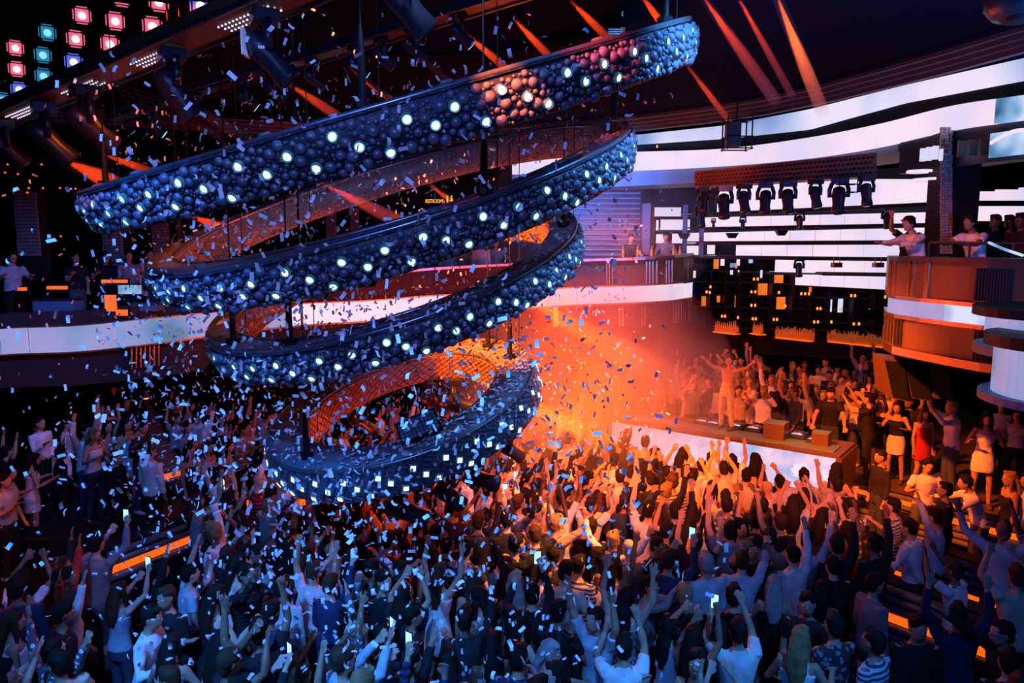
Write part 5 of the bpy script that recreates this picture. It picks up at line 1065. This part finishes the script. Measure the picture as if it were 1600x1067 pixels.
for px, pf, z, sx, of, pose, tc, hc_, lb in ((72, 792, .38, 'm', 'shirt', 'drink', 'white', 'dark', 'man in white shirt standing alone on the left platform'), (152, 815, .38, 'f', 'top', 'dance', 'white', 'blonde', 'woman in white top and dark shorts on the left platform'), (172, 800, .38, 'f', 'top', 'cheer', 'grey', 'dark', 'woman in grey top with raised arms behind the white top'), (205, 795, .38, 'f', 'dress', 'stand', 'pale blue', 'dark', 'woman in pale dress between two dancers on the platform'), (226, 800, .38, 'm', 'shirt', 'dance', 'black', 'dark', 'person in open black jacket beside the ribbed bench'), (278, 722, .02, 'f', 'dress', 'dance', 'beige', 'dark', 'woman in pale dress right of the narrow spotlight beam'), (300, 790, .1, 'm', 'shirt', 'drink', 'grey', 'dark', 'man in grey jacket standing by the small orange table'), (303, 838, .0, 'f', 'dress', 'stand', 'black', 'dark', 'woman in strapless black dress before the small table'), (326, 830, .0, 'f', 'dress', 'dance', 'white', 'brown', 'woman in loose white dress right of the black dress'), (20, 905, .0, 'm', 'tee', 'drink', 'pale blue', 'dark', 'man in pale T-shirt with a drink at the left edge'), (140, 810, .38, 'm', 'shirt', 'cheer', 'white', 'dark', 'man in white shirt with raised arms behind the blonde woman')):
    S(px, pf, z, pose, sx, of, tc, hc_, 'tan', 1.0, lb, (1.5, 10.5))
for px, d, lb, tc in ((22, 15.2, 'man in pale shirt on the left mezzanine by the first column', 'pale blue'), (122, 16, 'dark figure on the left mezzanine between two columns', 'black'), (168, 16.5, 'figure on the left mezzanine in front of the second column', 'black'), (205, 16.5, 'bending figure in pale shirt on the left mezzanine', 'grey'), (238, 17, 'figure in blue shirt on the mezzanine next to the second ring', 'pale blue')):
    q = U(px, 470, d); q.z = np.interp(px, low[:, 0], [U(r_[0], r_[2] - 10, r_[3]).z for r_ in low]) + .02; person(q, toward(q, (0, 8)), random.choice(['stand', 'drink', 'dance']), 'm', 'tee', tc, 'dark', 'tan', 1.0, lb)
for px, d, tc, pose in ((700, 19.8, 'white', 'stand'), (725, 20, 'beige', 'drink'), (752, 19.6, 'white', 'stand'), (655, 20, 'pale blue', 'drink'), (560, 19.5, 'black', 'stand'), (520, 19, 'grey', 'drink'), (775, 20, 'grey', 'dance')):
    q = U(px, 470, d); q.z = U(px, float(np.interp(px, low[:, 0], low[:, 2])) - 10, d).z; person(q, toward(q, (0, 8)), pose, 'm', 'shirt', tc, 'dark', 'tan', 1.0, 'guest in %s shirt on the mezzanine between second and third ring, %s' % (tc, {700: 'centre', 725: 'right of centre', 752: 'near the cable', 655: 'left of centre', 560: 'far left', 520: 'leftmost', 775: 'rightmost'}[px]))
# people seen on and round the right hand benches
for px, pf, z, sx, of, pose, tc, hc_, lb in ((1368, 852, .0, 'm', 'shirt', 'stand', 'black', 'dark', 'man in dark suit in front of the ribbed stage edge'), (1436, 868, .0, 'm', 'tee', 'dance', 'white', 'dark', 'man in tight white T-shirt before the ribbed bench'), (1524, 905, .0, 'm', 'shirt', 'lean', 'white', 'dark', 'man in open white shirt bending forward by the orange strip'), (1566, 900, .0, 'f', 'top', 'stand', 'black', 'blonde', 'long haired blonde woman in black near the right edge'), (1466, 925, .0, 'm', 'shirt', 'drink', 'black', 'dark', 'seated looking man in black jacket between the benches'), (1594, 905, .0, 'm', 'tee', 'stand', 'white', 'dark', 'man in white T-shirt cut by the right edge'), (1452, 985, .0, 'm', 'shirt', 'left_up', 'pale blue', 'dark', 'man in pale blue shirt stretching one arm straight up'), (1418, 1010, .0, 'm', 'shirt', 'dance', 'white', 'dark', 'man in white shirt seen from the side by the orange strip'), (1385, 960, .0, 'm', 'tee', 'drink', 'pale blue', 'dark', 'man in striped pale T-shirt left of the stretched arm')):
    S(px, pf, z, pose, sx, of, tc, hc_, 'tan', 1.0, lb, (3, 12) if 'before' not in lb else (6, 5), 'stripe' if 'striped' in lb else None)

def SH(px, py, pose, sx, of, tc, hc_, lb, rz=0.0, pat=None, sc_=1.0, sk='tan', bald=False):
    q = onz(px, py, 1.66 * sc_); q.z = 0; return person(q, toward(q, (3, 16)) + rz, pose, sx, of, tc, hc_, sk, sc_, lb, None, pat, bald)
SH(1155, 985, 'film', 'm', 'tee', 'white', 'dark', 'man in loose white short sleeved shirt seen from behind, filming', .1)
SH(1262, 938, 'stand', 'm', 'tee', 'black', 'dark', 'bearded man in black V-neck T-shirt facing the camera', 2.7)
SH(1248, 1000, 'dance', 'f', 'top', 'white', 'blonde', 'blonde woman in white straps at the bottom, seen from behind', -.5)
SH(1305, 975, 'stand', 'm', 'shirt', 'grey', 'dark', 'tall man in small patterned grey shirt behind the blonde woman', .2, 'print')
SH(1368, 1000, 'drink', 'm', 'tee', 'pale blue', 'dark', 'man in finely striped pale shirt leaning toward the couches', .6, 'stripe')
SH(1434, 975, 'stand', 'm', 'shirt', 'black', 'dark', 'dark haired man in open black shirt facing the camera', 2.9)
SH(1090, 1030, 'drink', 'f', 'top', 'black', 'dark', 'smiling woman in black beside the white shirt, facing the camera', 2.8)
SH(1500, 960, 'cheer', 'm', 'shirt', 'navy', 'dark', 'big man in navy shirt raising a hand near the bottom right', -.3)
SH(975, 1010, 'film', 'm', 'tee', 'white', 'dark', 'man in white T-shirt filming at the bottom middle', .1)
SH(935, 960, 'cheer', 'm', 'tee', 'pale blue', 'dark', 'man in pale T-shirt with raised arms facing back from the glow', 2.6)
SH(440, 915, 'stand', 'm', 'shirt', 'white', 'dark', 'man in plain white shirt at the left, seen from behind', .3)
SH(222, 960, 'dance', 'm', 'shirt', 'white', 'dark', 'man in crumpled white shirt near the lower left corner', -.9)
# --- the dance floor crowd
def zone(px, py):
    if py > 985: r = ''; xs = ((330, 'in the bottom left corner'), (620, 'below the lowest ring'), (900, 'at the middle of the bottom edge'), (1130, 'in the near row right of centre'), (1330, 'near the white shirt seen from behind'), (1700, 'in the bottom right corner'))
    elif py > 910: xs = ((200, 'by the lower left orange bench'), (420, 'in the blue crowd at the left'), (640, 'in the blue crowd below the lowest ring'), (850, 'in the confetti just below the orange glow'), (1060, 'at the near rim of the orange glow'), (1250, 'in the dark gap right of the glow'), (1700, 'near the couches at the right'))
    elif py > 845: xs = ((240, 'beside the left platform'), (440, 'in the blue confetti left of centre'), (660, 'in the confetti under the lowest ring'), (840, 'at the left rim of the orange glow'), (1000, 'in the brightest orange glow'), (1160, 'right of the brightest glow'), (1320, 'before the stage corner'), (1700, 'among the ribbed benches'))
    elif py > 790: xs = ((250, 'near the ribbed bench at the left'), (480, 'left behind the lowest ring'), (740, 'under the stage lights of the lowest ring'), (880, 'in the orange smoke'), (1020, 'in the orange crowd at the centre'), (1160, 'in the orange crowd before the booth'), (1320, 'in front of the booth right end'), (1700, 'by the stage steps'))
    elif py > 735: xs = ((300, 'near the small orange table'), (560, 'in the shadow behind the lowest ring'), (860, 'in orange smoke right of the lowest ring'), (1000, 'in the orange crowd near the booth left end'), (1130, 'before the middle of the booth screen'), (1250, 'close to the booth screen right half'), (1700, 'at the booth corner'))
    else: xs = ((560, 'far back at the left'), (900, 'far back in the smoke'), (1010, 'at the left end of the booth screen'), (1700, 'right against the booth screen'))
    for x, n_ in xs:
        if px < x: return n_
PW = {'cheer': 'both arms up', 'wide': 'arms spread high', 'one_up': 'right arm up', 'left_up': 'left arm up', 'film': 'hands up before face', 'dance': 'elbows bent', 'clap': 'hands together ahead', 'stand': 'arms down', 'drink': 'one hand at chest', 'point': 'arm pointing forward'}
used = set()
def attrs(px, py, near, low_=False):
    for tr_ in range(80):
        sex = 'f' if random.random() < .34 else 'm'
        pose = random.choices(['cheer', 'wide', 'one_up', 'left_up', 'film', 'dance', 'clap', 'stand', 'drink', 'point'], [13, 9, 14, 9, 13, 14, 9, 8, 6, 8] if py < 860 and not low_ else [5, 3, 9, 5, 13, 20, 10, 22, 12, 7])[0]
        if sex == 'f': outfit = random.choice(['dress', 'top', 'tee']); pose = pose if pose in ('cheer', 'one_up', 'film', 'dance', 'clap', 'stand') else 'dance'; outfit = {'cheer': 'dress', 'one_up': 'top', 'film': 'top', 'dance': 'dress', 'clap': 'tee', 'stand': 'dress'}[pose]
        else: outfit = {'cheer': 'tee', 'wide': 'shirt', 'one_up': 'shirt', 'left_up': 'tee', 'film': 'shirt', 'dance': 'tee', 'clap': 'tee', 'stand': 'shirt', 'drink': 'shirt', 'point': 'shirt'}[pose]
        topc = random.choices(list(TOPC), [26, 38, 12, 9, 8, 5, 2])[0]; pat = random.choices([None, 'stripe', 'print', 'check'], [76, 7, 12, 5])[0]
        hairc = random.choices(list(HAIRC), [70, 22, 5, 3])[0]; skin = random.choices(list(SK), [4, 4, 2, 1])[0]; bald = sex == 'm' and random.random() < .06
        gar = {'tee': 'T-shirt', 'shirt': 'shirt', 'dress': 'dress', 'top': 'tank top'}[outfit]
        pn = {None: '', 'stripe': 'striped ', 'print': 'printed ', 'check': 'checked '}[pat]
        lb = '%s in %s%s %s, %s, %s' % (('bald man' if bald else ('woman' if sex == 'f' else 'man')) , pn, topc, gar, PW[pose], zone(px, py))
        if tr_ > 12: lb = lb.replace('woman', hairc + ' haired woman') if sex == 'f' else (lb.replace('man in', hairc + ' haired man in') if not bald else lb)
        if len(lb.split()) > 16: continue
        if lb not in used: break
    used.add(lb); return sex, pose, outfit, topc, pat, hairc, skin, bald, lb
pts = [(o.location.x, o.location.y) for o in C.objects if o.name.startswith('person') and o.location.z < .3]
def inside(x, y):
    px, py, d = proj((x, y, 1.6))
    if px < -20 or px > 1630 or py > 1100: return False
    p2 = Vector((x, y, 0))
    if (p2 - A).dot(bn) > -1.6 and (p2 - A).dot(bd) > -.6 and x > 1.0: return False
    if (p2 - e[0]).dot(nrm) < .55 and x > 5.5: return False
    if px > 1345 and py < 800: return False
    for o_ in benches:
        if (Vector((x, y, 0)) - o_[0]).dot(o_[1]) > -.25 and (Vector((x, y, 0)) - o_[0]).dot(o_[1]) < o_[2] + .25 and abs((Vector((x, y, 0)) - o_[0]).dot(Vector((o_[1].y, -o_[1].x, 0))) + .2) < .42: return False
    if -8.4 < x < -4.0 and 7.3 < y < 12.4 and px < 262 and py < 850: return False
    return True
cands = []
for iy in range(34):
    for ix in range(60):
        s_ = .50; y = 5.25 + iy * s_ * .82; x = -9.5 + ix * s_ + (s_ / 2 if iy % 2 else 0)
        x += random.uniform(-.11, .11); y += random.uniform(-.09, .09)
        if y > 17: continue
        px, py, d = proj((x, y, 1.6))
        if not inside(x, y): continue
        # density by place
        dens = 1.0
        if px < 330 and py < 870: dens = .28
        if px < 560 and py < 740: dens = .3
        if px < 200: dens = min(dens, .5)
        if px > 1340: dens = .45
        if 1190 < px < 1340 and py > 930: dens = .7
        if 400 < px < 830 and 560 < py < 735: dens = .55
        if random.random() > dens: continue
        if 1185 < px < 1560 and py > 925: continue
        if any((x - a_) ** 2 + (y - b_) ** 2 < .15 for a_, b_ in pts): continue
        pts.append((x, y)); cands.append((d, x, y, px, py))
# raised deck behind the booth
decks = []
for iy in range(12):
    for ix in range(16):
        q = Vector((2.4 + ix * .62 + random.uniform(-.18, .18), 15.4 + iy * .6 + random.uniform(-.15, .15), .6)); px, py, d = proj(q + Vector((0, 0, 1.6)))
        if not (975 < px < 1392 and 520 < py < 640): continue
        if (q - A).dot(bn) < 1.5: continue
        if q.y > 20.2 or random.random() < .12 or (px < 1060 and random.random() < .55): continue
        decks.append((d, q.x, q.y, px, py))
cands.sort(); decks.sort()
print('crowd', len(cands), 'deck', len(decks), 'special', NP[0])
room = 300 - NP[0]; nd_ = min(len(decks), 58); nc_ = min(len(cands), room - nd_)
phn = 0
for i, (d, x, y, px, py) in enumerate(cands[:nc_]):
    sex, pose, outfit, topc, pat, hairc, skin, bald, lb = attrs(px, py, True, px > 930 and (Vector((x, y, 0)) - A).dot(bn) > -3.0)
    rz = toward((x, y), (4.2, 16)) + random.gauss(0, .45)
    if random.random() < .2: rz += random.choice((-1, 1)) * random.uniform(1.2, 2.8)
    o = person((x, y, 0), rz, pose, sex, outfit, topc, hairc, skin, random.uniform(.94, 1.06) * (.96 if sex == 'f' else 1.0), lb, 'guests on the dance floor', pat, bald)
    if pose == 'film' and phn < 26:
        phn += 1; l2 = 'phone held up by the ' + lb.split(',')[0] + ', ' + lb.split(', ')[-1]
        if len(l2.split()) > 16: l2 = 'phone held by %s, %s' % (lb.split(',')[0].split(' in ')[0], lb.split(', ')[-1])
        if l2 in used: l2 = 'phone of %s' % lb.split(',')[0] + ', ' + lb.split(', ')[-1]
        used.add(l2); phone(o, pose, sex, l2)
def dz(px, py):
    return ('left of the performer' if px < 1110 else 'just right of the performer' if px < 1180 else 'behind the booth right half' if px < 1270 else 'above the booth corner' if px < 1330 else 'under the hanging speakers') + (', back row by the bottle shelves' if py < 555 else ', middle rows' if py < 590 else ', front rows')
for i, (d, x, y, px, py) in enumerate(decks[:nd_]):
    for _ in range(60):
        sex = random.choice('mmf'); pose = random.choice(['stand', 'drink', 'dance', 'clap', 'one_up', 'film'] if sex == 'm' else ['dance', 'stand', 'film', 'one_up']); outfit = {'stand': 'shirt', 'drink': 'shirt', 'dance': 'tee', 'clap': 'tee', 'one_up': 'shirt', 'film': 'shirt'}[pose] if sex == 'm' else {'dance': 'dress', 'stand': 'dress', 'film': 'top', 'one_up': 'top'}[pose]
        topc = random.choices(list(TOPC), [28, 34, 8, 12, 5, 10, 3])[0]
        lb = '%s in %s, %s, %s' % ('woman' if sex == 'f' else 'man', topc, PW[pose], dz(px, py))
        if lb not in used: break
    used.add(lb); person((x, y, .6), toward((x, y), (3, 11)) + random.gauss(0, .5), pose, sex, outfit, topc, random.choice(['dark', 'dark', 'brown', 'blonde']), random.choice(['tan', 'fair', 'brown']), random.uniform(.88, 1.0), lb, 'guests behind the booth')
rest = cands[nc_:] + decks[nd_:]
if rest:
    allm = {}
    vs_all, fs_all, ms_all = [], [], []; base = 0; bmm = bmesh.new()
    slots = [M['skin'], M['white_mark'], M['black'], M['cloth'], M['hair']]
    mb2 = MB(); cl3 = [mat('crowd_skin', SK['tan'], .6), mat('crowd_white', TOPC['white'], .8), mat('crowd_black', TOPC['black'], .8), mat('crowd_grey', (.3, .32, .38), .8), mat('crowd_hair', HAIRC['dark'], .6)]
    keys = [('cheer', 'm', 'tee'), ('one_up', 'm', 'shirt'), ('dance', 'f', 'dress'), ('clap', 'm', 'tee'), ('dance', 'm', 'tee'), ('stand', 'm', 'shirt')]
    cache = {}
    for k in keys:
        ms = build(*k); cache[k] = []
        for nm, m in ms.items():
            if nm == 'eyes': continue
            co = np.empty(len(m.vertices) * 3); m.vertices.foreach_get('co', co); cache[k].append((nm, co.reshape(-1, 3), [tuple(p_.vertices) for p_ in m.polygons]))
    for d, x, y, px, py in rest:
        k = random.choice(keys); rz = toward((x, y), (4.2, 16)) + random.gauss(0, .5); c_, s_ = math.cos(rz), math.sin(rz); topm = random.choice((1, 2, 3)); z0 = .6 if (d, x, y, px, py) in decks else 0; sz = random.uniform(.93, 1.05)
        for nm, co, fs in cache[k]:
            w_ = np.stack([x + sz * (co[:, 0] * c_ - co[:, 1] * s_), y + sz * (co[:, 0] * s_ + co[:, 1] * c_), z0 + sz * co[:, 2]], 1)
            mb2.add(w_.tolist(), fs, 0 if nm == 'body' else 4 if nm == 'hair' else topm if nm in ('t_shirt', 'shirt', 'top', 'dress') else 2)
    tag(put('crowd', mb2, cl3, None, True), 'farthest rows of the dancing crowd close to the booth and in the smoke', 'crowd', kind='stuff')
# seats ring stage lights under the lowest ring
for i, (px, py, Y, s_, aim) in enumerate(((628, 748, 8.2, .85, (.8, .1, -.45)), (697, 733, 8.4, .7, (.7, .2, -.6)), (745, 708, 8.7, .75, (.9, .1, -.3)), (795, 672, 9.2, .6, (.8, .2, -.6)), (560, 628, 10.2, .65, (.6, .3, -.6)), (500, 650, 9.6, .6, (.6, .2, -.7)), (705, 592, 10.0, .8, (.8, .2, -.4)), (672, 598, 10.2, .6, (.7, .3, -.5)), (775, 598, 9.7, .5, (.7, .2, -.5)))):
    mover(U(px, py, Y), aim, s_, ['big stage light hanging lowest under the front of the ring', 'stage light under the ring second from the bottom', 'stage light with orange rim pointing at the orange crowd', 'stage light under the right end of the lowest ring', 'stage light inside the hole of the lowest ring, left back', 'pale stage light inside the ring hole at its left edge', 'large stage light seen through the ring hole below the far rim', 'smaller stage light left of the large one in the ring hole', 'small stage light in the ring hole near the right hanger'][i], 'stage lights of the lowest ring')

# ------------------------------------------------------------------ confetti
def strip_mesh(curl, wd=.022, ln=.050):
    r = MB(); k = 4; vs = []
    for i in range(k + 1):
        a = (i / k - .5); x = math.sin(a * curl) / max(curl, .01) * ln if curl > .05 else a * ln; z = (1 - math.cos(a * curl)) / max(curl, .01) * ln if curl > .05 else 0
        vs += [(x, -wd / 2, z), (x, wd / 2, z)]
    r.add(vs, [(2 * i, 2 * i + 1, 2 * i + 3, 2 * i + 2) for i in range(k)]); return r
proto = [strip_mesh(c) for c in (0.05, .5, 1.1, 1.8)]; pm = [p_.mesh('paper_strip', M['paper']) for p_ in proto]
conf = []
while len(conf) < 6200:
    u = random.random()
    if u < .42: px, py = random.gauss(560, 230), random.gauss(760, 190)
    elif u < .62: px, py = random.gauss(420, 210), random.gauss(400, 170)
    elif u < .80: px, py = random.uniform(150, 1050), random.uniform(20, 760)
    elif u < .93: px, py = random.uniform(0, 1150), random.uniform(600, 1067)
    else: px, py = random.gauss(820, 110), random.gauss(560, 150)
    if not (-10 < px < 1330 and 0 < py < 1075): continue
    if px < 150 and random.random() < .5: continue
    if px > 1080 and py < 800: continue
    if px > 1000 and random.random() < .6: continue
    if px < 420 and py < 60: continue
    d = 3.6 + 8.5 * random.random() ** .8
    q = U(px, py, d)
    if q.z < 1.9 and random.random() < .9 and d > 8: continue
    if q.z < 1.2 or q.z > 7.8: continue
    conf.append((d, q))
conf.sort(key=lambda c: c[0])
for d, q in conf[:300]:
    o = link('confetti', random.choice(pm), None, q); o.rotation_euler = [random.uniform(0, 2 * PI) for _ in range(3)]
    tag(o, 'small pale paper confetti strip falling through the air', 'confetti', 'confetti in the air')
def many(lst, name, label, parent=None):
    r = MB()
    for q, Rm, k in lst: r.add([q + Rm @ Vector(v) for v in proto[k].v], proto[k].f)
    o = put(name, r, M['paper']); tag(o, label, 'confetti', kind='stuff'); return o
from mathutils import Euler
many([(q, Euler([random.uniform(0, 2 * PI) for _ in range(3)]).to_matrix(), random.randrange(4)) for d, q in conf[300:]], 'confetti_cloud', 'thick fall of small pale confetti through the room')
lst = []
for q, n, e1, e2 in rings_conf:
    base = Matrix((e1, e2, n)).transposed(); lst.append((q, base @ Euler((random.uniform(-.25, .25), random.uniform(-.25, .25), random.uniform(0, 6.28))).to_matrix(), random.randrange(3)))
many(lst, 'confetti_layer', 'loose confetti lying on the tops of the lower rings')
